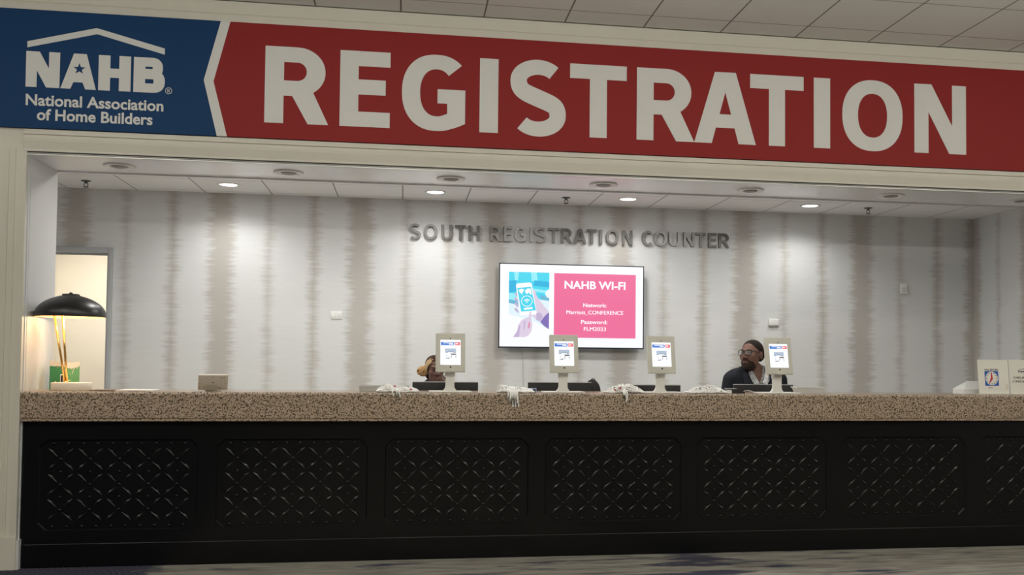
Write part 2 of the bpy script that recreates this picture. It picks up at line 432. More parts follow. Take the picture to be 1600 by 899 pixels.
# --- small lettering from the built-in face ---------------------------------------------------------
_txt = {}
def text_geo(body, bold=0.0, sp=1.0):
    k = (body, bold, sp)
    if k in _txt: return _txt[k]
    c = bpy.data.curves.new('lettering', 'FONT'); c.body = body; c.offset = bold; c.space_character = sp; c.resolution_u = 4
    o = bpy.data.objects.new('lettering', c); COL.objects.link(o)
    dg = bpy.context.evaluated_depsgraph_get(); dg.update()
    me = bpy.data.meshes.new_from_object(o.evaluated_get(dg))
    vs = [tuple(v.co) for v in me.vertices]; fs = [tuple(p.vertices) for p in me.polygons]
    bpy.data.objects.remove(o); bpy.data.curves.remove(c); bpy.data.meshes.remove(me)
    _txt[k] = (vs, fs); return vs, fs
def add_text(mb, body, x0, x1, zb, y, cap=None, bold=0.0, mi=0, sp=1.0):
    """text from x0 to x1 with its baseline at zb on the plane y, facing -Y; cap = height of a capital"""
    vs, fs = text_geo(body, bold, sp)
    a = min(v[0] for v in vs); b = max(v[0] for v in vs); sx = (x1-x0)/(b-a)
    sz = sx if cap is None else cap/.70
    mb.add([(x0+(v[0]-a)*sx, y, zb+v[1]*sz) for v in vs], fs, mi)

def poly(mb, pts, y, mi=0):
    A = sum(pts[k][0]*pts[(k+1) % len(pts)][1]-pts[(k+1) % len(pts)][0]*pts[k][1] for k in range(len(pts)))
    if A < 0: pts = pts[::-1]
    mb.add([(x, y, z) for x, z in pts], [tuple(range(len(pts)))], mi)
def disc_pts(cx, cz, r, n=24, rz=None): return [(cx+r*math.cos(2*PI*k/n), cz+(rz or r)*math.sin(2*PI*k/n)) for k in range(n)]

# =================================================================== THE SETTING
XJ = -2.590; XR = 6.0; YB = 2.387; ZS = 2.866; ZC = 4.019; ZI = 3.021; YS = .645
m = MB(); m.box(-9, 11, -11, 7, -.1, 0); structure(m.build('floor', M_carpet))
m = MB(); m.box(-4.2, XR, .53, YB, -.05, .006); structure(m.build('floor_bounce', M_bounce))  # unseen patch added to bounce light onto the inner ceiling and soffit
m = MB(); m.box(-9, 11, -11, -.045, ZC, ZC+.1); structure(m.build('ceiling_hall', M_tile_hall))
m = MB(); m.box(-4.2, XR, YS, YB, ZI, ZI+.1); structure(m.build('ceiling_room', M_tile_room))
# header and piers of the opening
m = MB(); m.box(-9, 11, 0, YS-.01, 3.041, 4.3); structure(m.build('wall_front', M_cream))
m = MB(); m.box(-9, XJ, 0, .012, 0, 3.041); structure(m.build('wall_pier_left', M_cream))
m = MB(); m.box(XR, 11, 0, .012, 0, 3.041); structure(m.build('wall_pier_right', M_cream))
m = MB(); m.box(XR, 11, .012, YS-.01, 0, 3.041); structure(m.build('wall_jamb_right', M_jamb))
m = MB(); m.box(-9, XJ, .012, YS-.01, 0, 3.041)
m.box(XJ, XJ+.006, .035, .060, 0, 2.76); m.box(XJ, XJ+.004, .075, .095, 0, 2.76); m.box(XJ, XJ+.018, -.004, .60, 0, .2)
structure(m.build('wall_jamb_left', M_jamb))
m = MB(); m.box(-9, 11, -11.1, -11, 0, ZC); structure(m.build('wall_hall_blocker', M_far))  # unseen dark wall, added to block world light and deepen the counter's black
# soffit panel between the piers
m = MB(); m.box(XJ, XR, .03, YS, ZS, 3.041); structure(m.build('ceiling_soffit', M_soffit))
m = MB(); m.extx([(YS-.022, ZS-.012), (YS, ZS-.012), (YS, ZS), (YS-.022, ZS)], XJ, XR); structure(m.build('trim_1', M_soffit))
m = MB(); m.extx([(YS, ZS-.010), (YS+.006, ZS-.010), (YS+.006, 3.02), (YS, 3.02)], XJ, XR); structure(m.build('trim_7', M_gap))
# crown above the banner
m = MB()
m.extx([(0, 3.872), (-.022, 3.872), (-.024, 3.920), (-.020, 3.924), (-.026, 3.930), (-.030, 3.990), (-.040, 4.012), (0, 4.012)], -9, 11)
structure(m.build('trim_2', M_cream))
# casing under the banner: flat band, groove, cove and a bead
m = MB()
m.extx([(0, 3.036), (-.016, 3.036), (-.016, 3.002), (-.004, 3.001), (-.004, 2.996), (-.020, 2.994), (-.022, 2.975), (-.020, 2.955), (-.013, 2.925), (-.007, 2.900), (-.006, 2.884), (0, 2.884)], XJ-.02, 11)
structure(m.build('trim_3', M_cream))
m = MB(); m.extx([(.03, 2.885), (.004, 2.885), (.004, 2.875), (.03, 2.875)], XJ, XR); structure(m.build('trim_6', M_gap))
m = MB(); m.extx([(.03, 2.875), (-.004, 2.875), (-.005, 2.870), (.004, 2.8685), (.004, 2.866), (-.003, 2.8645), (-.003, 2.860), (.03, 2.860)], XJ, XR); structure(m.build('trim_4', M_track))
# upright casing on the left pier
m = MB()
for x0, x1 in ((XJ-.125, XJ-.112), (XJ-.084, XJ-.070), (XJ-.022, XJ)): m.box(x0, x1, -.007, 0, .22, 2.905 if x1 < XJ else 2.86)
m.box(XJ-.16, XJ+.001, -.016, 0, 0, .22)
structure(m.build('trim_5', M_cream))
# back wall with the doorway on the left
DX0, DX1, DZ = -3.62, -2.700, 2.424
m = MB(); m.box(DX1+.05, XR+.1, YB, YB+.12, 0, ZI+.1); m.box(-4.2, DX0-.05, YB, YB+.12, 0, ZI+.1); m.box(DX0-.05, DX1+.05, YB, YB+.12, DZ+.04, ZI+.1)
structure(m.build('wall_back', M_paper))
m = MB(); m.box(XR, XR+.1, YS-.01, YB, 0, ZI+.1); structure(m.build('wall_right', M_paper))
m = MB(); m.box(-4.3, -4.2, YS-.01, YB+.12, 0, ZI+.1); structure(m.build('wall_left', M_paper))
m = MB()
for (a, b, c, d) in ((DX1, DX1+.052, 0, DZ+.05), (DX0-.052, DX0, 0, DZ+.05), (DX0, DX1, DZ, DZ+.05)):
    m.box(a, b, YB-.025, YB+.145, c, d)
    m.box(a+.012 if b-a < .1 else a, b-.012 if b-a < .1 else b, YB-.031, YB-.02, c, d-.012)
m.box(DX0, DX1, YB+.05, YB+.075, DZ-.018, DZ); m.box(DX1-.016, DX1, YB+.05, YB+.075, 0, DZ)
structure(m.build('door_1', M_frame))
# little corridor behind the doorway
m = MB(); m.box(-5.2, -1.8, 4.05, 4.15, 0, 2.8); structure(m.build('wall_corridor_back', M_corr))
m = MB(); m.box(-3.77, -3.67, YB+.12, 4.05, 0, 2.8); structure(m.build('wall_corridor_left', M_corr))
m = MB(); m.box(-2.3, -2.2, YB+.12, 4.05, 0, 2.8); structure(m.build('wall_corridor_right', M_corr))
m = MB(); m.box(-5.2, -1.8, YB+.12, 4.15, 2.8, 2.9); structure(m.build('ceiling_corridor', M_corr))
area_lamp('corridor_lamp', (-2.95, 2.95, 2.78), .9, CORR_W, (1.0, .96, .89))

# =================================================================== BANNER
BY = -.030
def bp(u, v):
    p = at(u, v, BY); return (p.x, p.z)
ban = empty('banner', (0, 0, 3.46)); tag(ban, 'long red and blue REGISTRATION banner fixed above the counter opening', 'banner')
ZB0, ZB1 = 3.041, 3.869
def bpart(mb, name, mt): return mb.build(name, mt, ban, M=Matrix.Translation((0, 0, -3.46)))
cv = [bp(345, 38), bp(318.3, 125), bp(338.6, 213)]     # blue field's right edge
cw = [bp(360, 39), bp(333.6, 127), bp(354.5, 214)]     # red field's left edge
m = MB(); m.prism([(-8.5, ZB0), (cv[2][0], ZB0), (cv[1][0], cv[1][1]), (cv[0][0], ZB1), (-8.5, ZB1)], BY, -.001); b1 = bpart(m, 'blue_field', M_bblue); b1['label'] = 'dark blue left end of the banner'
m = MB(); m.prism([(cw[2][0], ZB0), (10.5, ZB0), (10.5, ZB1), (cw[0][0], ZB1), (cw[1][0], cw[1][1])], BY, -.001); b2 = bpart(m, 'red_field', M_bred); b2['label'] = 'red main field of the banner'
m = MB(); m.prism([(cv[2][0], ZB0), (cw[2][0], ZB0), (cw[1][0], cw[1][1]), (cv[1][0], cv[1][1])], BY, -.001)
m.prism([(cv[1][0], cv[1][1]), (cw[1][0], cw[1][1]), (cw[0][0], ZB1), (cv[0][0], ZB1)], BY, -.001); b3 = bpart(m, 'chevron', M_bwhite); b3['label'] = 'white chevron line between the blue and red fields'
# REGISTRATION
spans = (('R', 413.5, 513.5), ('E', 531, 609.5), ('G', 628, 727), ('I', 749.5, 778.5), ('S', 797.5, 884), ('T', 890.5, 979), ('R', 995, 1085), ('A', 1085, 1181), ('T', 1172, 1255.5), ('I', 1271.5, 1297), ('O', 1316, 1410), ('N', 1428.5, 1509))
zt = bp(700, (72+(120+.5)*0+ (0)))  # overwritten just below
z_top = sum(bp(u, v)[1] for u, v in ((415, 72), (553, 79), (765, 92), (935, 101), (1285, 122.5), (1440, 131)))/6
z_bot = sum(bp(u, v)[1] for u, v in ((428, 192), (570, 198), (763, 207.5), (935, 215.5), (1285, 231), (1490, 242)))/6
m = MB(); Hc = z_top-z_bot
for ch, u0, u1 in spans:
    x0, x1 = bp(u0, 150)[0], bp(u1, 150)[0]
    strips_to_mb(m, glyph(ch, x1-x0, Hc, Hc*.237), x0, z_bot, BY-.0015, BY)
bpart(m, 'lettering', M_bwhite)['label'] = 'white capitals spelling REGISTRATION'
# association logo
m = MB(); yl = BY-.0015
P_ = lambda u, v: bp(u, v)
m.prism([P_(43, 74), P_(152, 53.5), P_(151.5, 44), P_(43, 64.5)][::1], yl, BY); m.prism([P_(152, 53.5), P_(257.5, 85.5), P_(257.5, 76), P_(151.5, 44)], yl, BY)
bpart(m, 'roof_emblem', M_bwhite)['label'] = 'white roof line over the logo letters'
m = MB(); zt0 = sum(bp(u, v)[1] for u, v in ((60, 81), (180, 87), (230, 90)))/3; zb0 = sum(bp(u, v)[1] for u, v in ((50, 136), (180, 142), (225, 144.5)))/3
Hl = zt0-zb0
for ch, u0, u1 in (('N', 40.5, 93.5), ('H', 154, 204.5), ('B', 209, 258)):
    x0, x1 = bp(u0, 112)[0], bp(u1, 112)[0]; strips_to_mb(m, glyph(ch, x1-x0, Hl, Hl*.31), x0, zb0, yl, BY)
x0, x1 = bp(95, 112)[0], bp(150.5, 112)[0]; wA = x1-x0
ap = [(0, 0), (.28*wA, 0), (.36*wA, .19*Hl), (.62*wA, .19*Hl), (.70*wA, 0), (wA, 0), (.72*wA, Hl), (.36*wA, Hl)]
m.prism([(x0+a, zb0+b) for a, b in ap[:3]+[ap[7]]], yl, BY); m.prism([(x0+a, zb0+b) for a, b in (ap[2], ap[3], ap[6], ap[7])], yl, BY); m.prism([(x0+a, zb0+b) for a, b in (ap[3], ap[4], ap[5], ap[6])], yl, BY)
bpart(m, 'logo_letters', M_bwhite)['label'] = 'heavy white logo letters NAHB'
m = MB(); sc = bp(124.2, 108); rs = bp(134, 108)[0]-sc[0]
star = [(sc[0]+(rs if k % 2 == 0 else rs*.40)*math.sin(PI*k/5), sc[1]+(rs if k % 2 == 0 else rs*.40)*math.cos(PI*k/5)) for k in range(10)]
for k in range(0, 10, 2):
    m.prism([(sc[0], sc[1]), star[(k-1) % 10], star[k], star[(k+1) % 10]][::-1], yl-.0015, yl)
bpart(m, 'star', M_bblue)['label'] = 'small blue star in the letter A'
m = MB(); c = bp(263.5, 142); r0 = bp(269, 142)[0]-c[0]
strips_to_mb(m, [ring_strip(c[0], c[1], r0, r0, r0*.84, r0*.84, 0, 2*PI, 32, 2.0)], 0, 0, yl, BY)
strips_to_mb(m, glyph('R', r0*.75, r0*1.05, r0*.17), c[0]-r0*.36, c[1]-r0*.52, yl, BY)
bpart(m, 'registered_mark', M_bwhite); m = MB()
x0, x1 = bp(40, 165)[0], bp(255.5, 165)[0]; add_text(m, 'National Association', x0, x1, (bp(48, 164.3)[1]+bp(250, 173.4)[1])/2, yl, cap=.076, bold=.024); bpart(m, 'text_line', M_bwhite)['label'] = 'small white line reading National Association'; m = MB()
x0, x1 = bp(57.5, 187)[0], bp(238.5, 187)[0]; add_text(m, 'of Home Builders', x0, x1, (bp(62, 187.7)[1]+bp(235, 194.7)[1])/2, yl, cap=.076, bold=.024)
bpart(m, 'text_line', M_bwhite)['label'] = 'small white line reading of Home Builders'

# =================================================================== WALL LETTERING
word = empty('wall_lettering', (1.75, YB, 2.75)); tag(word, 'raised metal letters SOUTH REGISTRATION COUNTER on the back wall', 'lettering')
L1 = (('S', 58, 163), ('O', 192, 314), ('U', 350, 453), ('T', 480, 580), ('H', 604, 708), ('R', 806, 908), ('E', 932, 1008), ('G', 1030, 1136), ('I', 1173, 1198), ('S', 1216, 1328), ('T', 1340, 1445), ('R', 1460, 1565))
L2 = (('A', 40, 156), ('T', 160, 254), ('I', 280, 304), ('O', 340, 456), ('N', 488, 582), ('C', 672, 770), ('O', 781, 903), ('U', 922, 1024), ('N', 1057, 1156), ('T', 1172, 1262), ('E', 1285, 1362), ('R', 1380, 1480))
zt = sum(at(u, v, YB-.03).z for u, v in ((720, 351), (900, 358), (1100, 364.5)))/3
zb = sum(at(u, v, YB-.03).z for u, v in ((745, 375.2), (930, 382.2), (1120, 386.8)))/3
for lst, off in ((L1, 630), (L2, 890)):
    for ch, a, b in lst:
        x0, x1 = at(off+a/5.926, 368, YB-.03).x, at(off+b/5.926, 368, YB-.03).x
        mm = MB(); strips_to_mb(mm, glyph(ch, x1-x0, zt-zb, .0265), 0, 0, -.032, -.006)
        lo = mm.build('letter', M_letter, word, loc=(x0-1.75, 0, zb-2.75)); lo['label'] = 'metal letter ' + ch

# =================================================================== COUNTER
cnt = empty('reception_counter', (1.7, .3, 0)); tag(cnt, 'long black counter base with carved panels below the granite top', 'counter')
CM = Matrix.Translation((-1.7, -.3, 0))
XP, PP, WP, YK = -2.423, 1.180, .951, .041
CX0, CX1 = XJ+.012, XR-.01
ZP0, ZP1, CH = .252, .882, .052
def octo(k):
    a = XP+PP*k-CH; b = XP+PP*k+WP+CH
    return [(a+CH, ZP0), (b-CH, ZP0), (b, ZP0+CH), (b, ZP1-CH), (b-CH, ZP1), (a+CH, ZP1), (a, ZP1-CH), (a, ZP0+CH)]
m = MB(); zl, zh = .165, 1.013
edges = [CX0] + [XP+PP*k+WP+(PP-WP)/2 for k in range(6)] + [CX1]
for k in range(7):
    a, b = edges[k], edges[k+1]; o = octo(k)
    q = [(o[0][0], zl), (o[1][0], zl), (b, o[2][1]), (b, o[3][1]), (o[4][0], zh), (o[5][0], zh), (a, o[6][1]), (a, o[7][1])]
    cor = {1: (b, zl), 3: (b, zh), 5: (a, zh), 7: (a, zl)}
    for i in range(8):
        j = (i+1) % 8
        pts = [q[i]] + ([cor[i]] if i in cor else []) + [q[j], o[j], o[i]]
        m.add([(x, YK, z) for x, z in pts], [tuple(range(len(pts)))])
m.box(CX0, CX1, YK+.03, .52, 0, 1.012)
m.box(CX0, CX0+.002, YK, YK+.03, zl, zh)
m.build('cabinet_body', M_black, cnt, M=CM)
m = MB(); m.extx([(YK-.006, 0), (YK-.006, .1595), (YK-.005, .162), (YK-.002, .1642), (YK, .1652), (YK+.03, .1652), (YK+.03, 0)], CX0, CX1); m.build('plinth', M_black, cnt, M=CM)
# one carved panel, origin at its middle
def carved_panel():
    m = MB(); hw = WP/2+CH; zc = (ZP0+ZP1)/2; hz = (ZP1-ZP0)/2
    o = [(-hw+CH, -hz), (hw-CH, -hz), (hw, -hz+CH), (hw, hz-CH), (hw-CH, hz), (-hw+CH, hz), (-hw, hz-CH), (-hw, -hz+CH)]
    def inset(d):
        c = CH-d*.42
        return [(-hw+d+c, -hz+d), (hw-d-c, -hz+d), (hw-d, -hz+d+c), (hw-d, hz-d-c), (hw-d-c, hz-d), (-hw+d+c, hz-d), (-hw+d, hz-d-c), (-hw+d, -hz+d+c)]
    rings = [(o, 0.0), (inset(.0025), .0045), (inset(.006), .009), (inset(.008), .011)]
    for (r0, d0), (r1, d1) in zip(rings, rings[1:]):
        for i in range(8):
            j = (i+1) % 8
            m.add([(r0[i][0], d0, r0[i][1]), (r0[j][0], d0, r0[j][1]), (r1[j][0], d1, r1[j][1]), (r1[i][0], d1, r1[i][1])], [(0, 1, 2, 3)])
    r, d = rings[-1]; m.add([(x, d, z) for x, z in r], [tuple(range(8))])
    def stud(x, z, rad=.0125, h=.009):
        m.lathe([(rad, 0), (rad*.97, h*.35), (rad*.75, h*.72), (rad*.4, h*.95), (.0001, h)], (x, d, z), 12, 0, Matrix.Rotation(PI/2, 3, 'X'))
    rows = (.745-zc, .568-zc, .394-zc); cols = [(j-2)*.193 for j in range(5)]
    for x in cols:
        for z in rows:
            stud(x, z)
            for sx in (-1, 1):
                for sz in (-1, 1):
                    L = Vector((sx*.093, sz*.085)); n = Vector((-L.y, L.x)).normalized()
                    p0, p1 = L*.19, L*.90
                    pts = [(p0, 0), (p0+(p1-p0)*.32+n*.0040, 0), (p0+(p1-p0)*.62+n*.0125, 0), (p1, 0), (p0+(p1-p0)*.62-n*.0125, 0), (p0+(p1-p0)*.32-n*.0040, 0), (p0+(p1-p0)*.32, .0026), (p0+(p1-p0)*.64, .0066)]
                    vs = [(x+p.x, d-h-.0002, z+p.y) for p, h in pts]
                    fs = [(0, 1, 6), (0, 6, 5), (1, 2, 7, 6), (6, 7, 4, 5), (2, 3, 7), (7, 3, 4)]
                    if sx*sz*1 > 0 or True:
                        a = Vector(vs[1])-Vector(vs[0]); b = Vector(vs[6])-Vector(vs[0])
                        if a.cross(b).y > 0: fs = [f[::-1] for f in fs]
                    m.add(vs, fs)
        for z in (.657-zc, .482-zc): stud(x, z, .011, .008)
        for z in (.854-zc, .279-zc):
            stud(x-.0475, z, .011, .008); stud(x+.0475, z, .011, .008)
    return m
pm = carved_panel().build('carved_panel', M_black, cnt)
for k in range(7):
    o = pm if k == 0 else pm.copy()
    if k: COL.objects.link(o)
    o.location = (XP+PP*k+WP/2-1.7, YK-.3, (ZP0+ZP1)/2)
# granite top
m = MB(); ZT = 1.219
m.extx([(.0, 1.013), (0, 1.026), (.004, 1.028), (.004, 1.031), (-.002, 1.034), (-.003, 1.205), (-.001, 1.212), (.004, 1.217), (.012, ZT), (.585, ZT), (.585, 1.013)], XJ+.004, XR-.004)
ct = m.build('granite_countertop', M_granite, M=Matrix.Translation((-1.7, -.3, -1.013)), loc=(1.7, .3, 1.013)); tag(ct, 'thick speckled brown granite slab running the length of the black counter', 'countertop')
# staff desk behind
dk = empty('staff_desk', (1.7, .8, 0)); tag(dk, 'long work desk standing behind the granite counter', 'desk')
DZT = .888
m = MB(); m.box(-2.4, 5.9, .60, .95, DZT-.03, DZT); m.build('desk_top', M_desk, dk, M=Matrix.Translation((-1.7, -.8, 0)))
for x in (-2.38, .0, 2.0, 3.9, 5.86):
    m = MB(); m.box(x, x+.03, .62, .93, 0, DZT-.03); m.build('leg', M_desk, dk, M=Matrix.Translation((-1.7, -.8, 0)))
# =================================================================== CEILING FIXTURES
def downlight(x, y, z, label, group=None):
    r = empty('downlight', (x, y, z)); tag(r, label, 'downlight', group)
    m = MB(); m.lathe([(.098, 0), (.097, -.006), (.080, -.009), (.074, -.004), (.074, 0)], seg=36); m.build('trim_ring', M_white, r)
    m = MB(); m.lathe([(.074, -.003), (.05, -.006), (.0001, -.008)], seg=36); m.build('lens', M_lens, r)
    l = bpy.data.lights.new('downlight_spot', 'SPOT'); l.energy = ROOM_W; l.spot_size = R_(150); l.spot_blend = .75; l.shadow_soft_size = .06; l.color = (1.0, .985, .95)
    lo = bpy.data.objects.new('downlight_spot', l); COL.objects.link(lo); lo.parent = r; lo.location = (0, 0, -.03)
    return r
R_ = math.radians
for x, lb in ((-1.562, 'lit round downlight in the inner ceiling, left of the four'), (.279, 'lit round downlight in the inner ceiling above the word SOUTH'),
              (2.106, 'lit round downlight in the inner ceiling above the letters TION'), (3.944, 'lit round downlight in the inner ceiling, right of the four')):
    downlight(x, 1.886, ZI, lb, 'lit downlights in the inner ceiling')
for x in (-1.55, -.2, 1.3, 3.0):
    area_lamp('staff_fill', (x, .98, ZI-.02), .16, STAFF_FILL_W, (1.0, .985, .95))  # out of view, added as fill for the inner room

def soffit_fixture(x, label):
    r = empty('soffit_fixture', (x, .325, ZS)); tag(r, label, 'ceiling fixture', 'unlit round fixtures along the soffit')
    m = MB(); m.lathe([(.112, 0), (.112, -.008), (.104, -.012), (.066, -.008), (.060, -.003), (.060, 0)], seg=40); m.build('trim_ring', M_white, r)
    m = MB(); m.lathe([(.060, -.003), (.056, -.011), (.036, -.016), (.0001, -.018)], seg=40); m.build('grille', M_grille, r)
M_grille = mat('grey_grille', (.30, .29, .28), .6)
for x, lb in ((-2.07, 'unlit round fixture at the left end of the soffit'), (-.867, 'second unlit round fixture from the left on the soffit'),
              (.35, 'unlit round fixture on the soffit above the word SOUTH'), (1.551, 'fourth unlit round fixture from the left on the soffit'),
              (2.769, 'unlit round fixture on the soffit above the end of the word COUNTER'), (3.99, 'unlit round fixture on the soffit, second from the right'), (5.186, 'unlit round fixture at the right end of the soffit')):
    soffit_fixture(x, lb)

def sprinkler(x, y, label):
    r = empty('sprinkler', (x, y, ZI)); tag(r, label, 'sprinkler', 'sprinkler heads in the inner ceiling')
    m = MB(); m.lathe([(.042, 0), (.040, -.006), (.018, -.010), (.018, 0)], seg=24); m.build('escutcheon', M_clipd, r)
    m = MB(); m.lathe([(.013, -.006), (.013, -.022), (.009, -.026), (.0001, -.026)], seg=16)
    for s in (-1, 1): m.tube([(s*.011, 0, -.02), (s*.019, 0, -.034), (s*.010, 0, -.052), (0, 0, -.058)], .0035, 6)
    m.build('frame', M_clipd, r)
    m = MB(); m.lathe([(.0001, -.056), (.022, -.056), (.022, -.060), (.0001, -.061)], seg=20); m.build('deflector', M_clipd, r)
M_clipd = mat('dull_chrome', (.13, .12, .115), .4, .5)
sprinkler(-2.785, 1.969, 'ceiling sprinkler head above the doorway, left of the three')
sprinkler(1.514, 1.94, 'ceiling sprinkler head above the wall television, middle of the three')
sprinkler(4.564, 1.906, 'ceiling sprinkler head near the right end, right of the three')

# =================================================================== WALL PLATES
def plate(name, u0, u1, v0, v1, label, cat, d=.012):
    a, b = at(u0, v1, YB-d), at(u1, v0, YB-d); r = empty(name, (a.x, YB, a.z)); tag(r, label, cat)
    return r, b.x-a.x, b.z-a.z
r, w, h = plate('switch_plate', 516, 534.5, 487, 498.5, 'wide white switch plate on the left half of the back wall', 'switch')
m = MB(); m.box(0, w, -.008, 0, 0, h, 0, .002); m.build('cover', M_white, r)
for i in range(3):
    m = MB(); x = w*(.2+.3*i); m.box(x-.012, x+.012, -.012, -.007, h*.22, h*.78, 0, .0015); m.build('rocker', M_white, r)
r, w, h = plate('thermostat', 1201, 1216.5, 499, 510.5, 'small white thermostat with a dark slot on the wall above the right kiosk', 'thermostat')
m = MB(); m.box(0, w, -.022, 0, h*.16, h, 0, .003); m.build('cover', M_white, r)
m = MB(); m.box(0, w, -.018, 0, 0, h*.16); m.build('slot', M_grille, r)
r, w, h = plate('wall_speaker_plate', 1407, 1417.5, 443.5, 459.5, 'small upright white plate on the right half of the back wall', 'wall plate')
m = MB(); m.box(0, w, -.02, 0, 0, h, 0, .004); m.build('cover', M_white, r)
m = MB(); m.box(w*.15, w*.85, -.0215, -.019, h*.1, h*.62); m.build('grille', M_bin, r)

# =================================================================== TELEVISION
TY = YB-.10
tx0, tx1, tz0, tz1 = .916, 2.364, 1.588, 2.416
tv = empty('television', ((tx0+tx1)/2, YB, (tz0+tz1)/2)); tag(tv, 'wide wall television showing a pink and white slide', 'television')
TM = Matrix.Translation(-Vector(tv.location))
m = MB(); bz = .009
for a, b, c, d in ((tx0, tx1, tz1-bz, tz1), (tx0, tx1, tz0, tz0+bz*1.5), (tx0, tx0+bz, tz0, tz1), (tx1-bz, tx1, tz0, tz1)): m.box(a, b, TY-.004, TY+.02, c, d)
m.build('bezel', M_tvframe, tv, M=TM)
m = MB(); m.box(tx0+.004, tx1-.004, TY+.004, TY+.03, tz0+.004, tz1-.004); m.box(tx0+.35, tx1-.35, TY+.03, TY+.06, tz0+.1, tz1-.15); m.build('back_case', M_blackm, tv, M=TM)
m = MB(); m.box(tx0+.5, tx1-.5, TY+.05, YB, tz0+.3, tz1-.3); m.build('wall_bracket', M_blackm, tv, M=TM)
sx0, sx1, sz0, sz1 = tx0+bz, tx1-bz, tz0+bz*1.5, tz1-bz
SW, SH = sx1-sx0, sz1-sz0
m = MB(); poly(m, [(sx0, sz0), (sx1, sz0), (sx1, sz1), (sx0, sz1)], TY+.0005); scr = m.build('screen', G_white, tv, M=TM)
def fx(f): return sx0+SW*f
def fz(f): return sz1-SH*f
m = MB(); poly(m, [(fx(.3735), fz(.885)), (fx(.948), fz(.885)), (fx(.948), fz(.098)), (fx(.3735), fz(.098))], TY); m.build('pink_slide', G_pink, scr, M=TM)
m = MB(); yt = TY-.0006
c_ = .660
add_text(m, 'NAHB WI-FI', fx(c_-.2145), fx(c_+.2145), fz(.283), yt, cap=SH*.093, bold=.026); m.build('slide_text', G_ptext, scr, M=TM); m = MB()
add_text(m, 'Network:', fx(c_-.001-.082), fx(c_-.001+.082), fz(.506), yt, cap=SH*.046, bold=.017); m.build('slide_text', G_ptext, scr, M=TM); m = MB()
add_text(m, 'Marriott_CONFERENCE', fx(c_-.2), fx(c_+.2), fz(.595), yt, cap=SH*.046, bold=0); add_text(m, 'Marriott_CONFERENCE', fx(c_-.2)+.0016, fx(c_+.2)+.0016, fz(.595), yt-.0002, cap=SH*.046, bold=0); m.build('slide_text', G_ptext, scr, M=TM); m = MB()
add_text(m, 'Password:', fx(c_-.004-.093), fx(c_-.004+.093), fz(.712), yt, cap=SH*.046, bold=.017); m.build('slide_text', G_ptext, scr, M=TM); m = MB()
add_text(m, 'FLM2023', fx(c_-.0775), fx(c_+.0775), fz(.797), yt, cap=SH*.046, bold=0); add_text(m, 'FLM2023', fx(c_-.0775)+.0016, fx(c_+.0775)+.0016, fz(.797), yt-.0002, cap=SH*.046, bold=0); m.build('slide_text', G_ptext, scr, M=TM); m = MB()
# the picture of a hand and a phone (coordinates in a 355 x 587 frame)
qx0, qx1, qz0, qz1 = fx(.0615), fx(.3395), fz(.885), fz(.095)
def q(x, y): return (qx0+(qx1-qx0)*(x-197)/355, qz1-(qz1-qz0)*(y-155)/587)
pm_ = [G_ice, G_cyan, G_cyan2, G_cyan3, G_slate, G_skin, G_skin2, G_purp, G_rose, G_white]
m = MB()
def pq(pts, layer, mi): poly(m, [q(*p) for p in pts], TY-.0003*layer, mi)
pq([(197, 155), (552, 155), (552, 742), (197, 742)], 1, 0)
pq([(197, 155), (552, 155), (552, 410), (470, 400), (330, 330), (197, 415)], 2, 1)
pq([(197, 235), (260, 230), (262, 330), (197, 345)], 3, 2); pq([(420, 225), (552, 240), (552, 290), (410, 275)], 3, 2); pq([(400, 300), (552, 320), (552, 345), (400, 330)], 3, 3)
pq([(240, 155), (285, 155), (275, 230), (250, 232)], 3, 3); pq([(390, 155), (440, 155), (450, 235), (395, 235)], 3, 3); pq([(197, 345), (262, 352), (270, 405), (197, 405)], 3, 3)
pq([(197, 400), (275, 415), (285, 455), (197, 435)], 3, 4); pq([(470, 360), (552, 370), (552, 412), (480, 402)], 3, 4)
pq([(515, 345), (530, 315), (552, 305), (552, 385), (530, 378)], 4, 9)
pq([(197, 435), (300, 470), (420, 520), (552, 520), (552, 742), (197, 742)], 3, 0)
pq([(197, 540), (260, 552), (420, 600), (552, 668), (552, 742), (197, 742)], 4, 9)
pq([(410, 310), (428, 320), (440, 365), (470, 410), (512, 465), (548, 505), (520, 560), (470, 600), (440, 585), (395, 545), (400, 430)], 5, 5)
pq([(440, 520), (480, 520), (500, 560), (470, 600), (440, 585)], 6, 6)
pq([(552, 512), (518, 545), (474, 603), (510, 640), (552, 668)], 6, 7)
for y in (350, 395, 440, 490): pq([(243, y), (262, y-12), (278, y+10), (288, y+34), (268, y+28)], 5, 6)
pq([(258, 275), (266, 260), (376, 247), (396, 256), (444, 520), (436, 536), (312, 551), (298, 540)], 7, 9)
pq([(270, 300), (390, 286), (436, 498), (306, 513)], 8, 1)
pq([(282, 318), (305, 306), (330, 310), (322, 335), (310, 350), (318, 366), (306, 352), (290, 336)], 9, 9)
pq([(340, 318), (360, 303), (388, 302), (392, 325), (398, 352), (388, 360), (372, 340), (352, 352), (340, 336)], 9, 9)
cx, cy = 355, 416
ring = ring_strip(0, 0, 50, 50, 44, 44, 0, 2*PI, 36, 2.0)
for (a, b), (c, d) in zip(ring, ring[1:]): pq([(cx+a[0], cy+a[1]), (cx+b[0], cy+b[1]), (cx+d[0], cy+d[1]), (cx+c[0], cy+c[1])], 9, 9)
for r0, r1 in ((30, 37), (18, 25), (0, 11)):
    ring = ring_strip(0, 0, r1, r1, r0, r0, PI*.25, PI*.75, 10, 2.0)
    for (a, b), (c, d) in zip(ring, ring[1:]): pq([(cx+a[0], cy+18-a[1]), (cx+b[0], cy+18-b[1]), (cx+d[0], cy+18-d[1]), (cx+c[0], cy+18-c[1])], 9, 9)
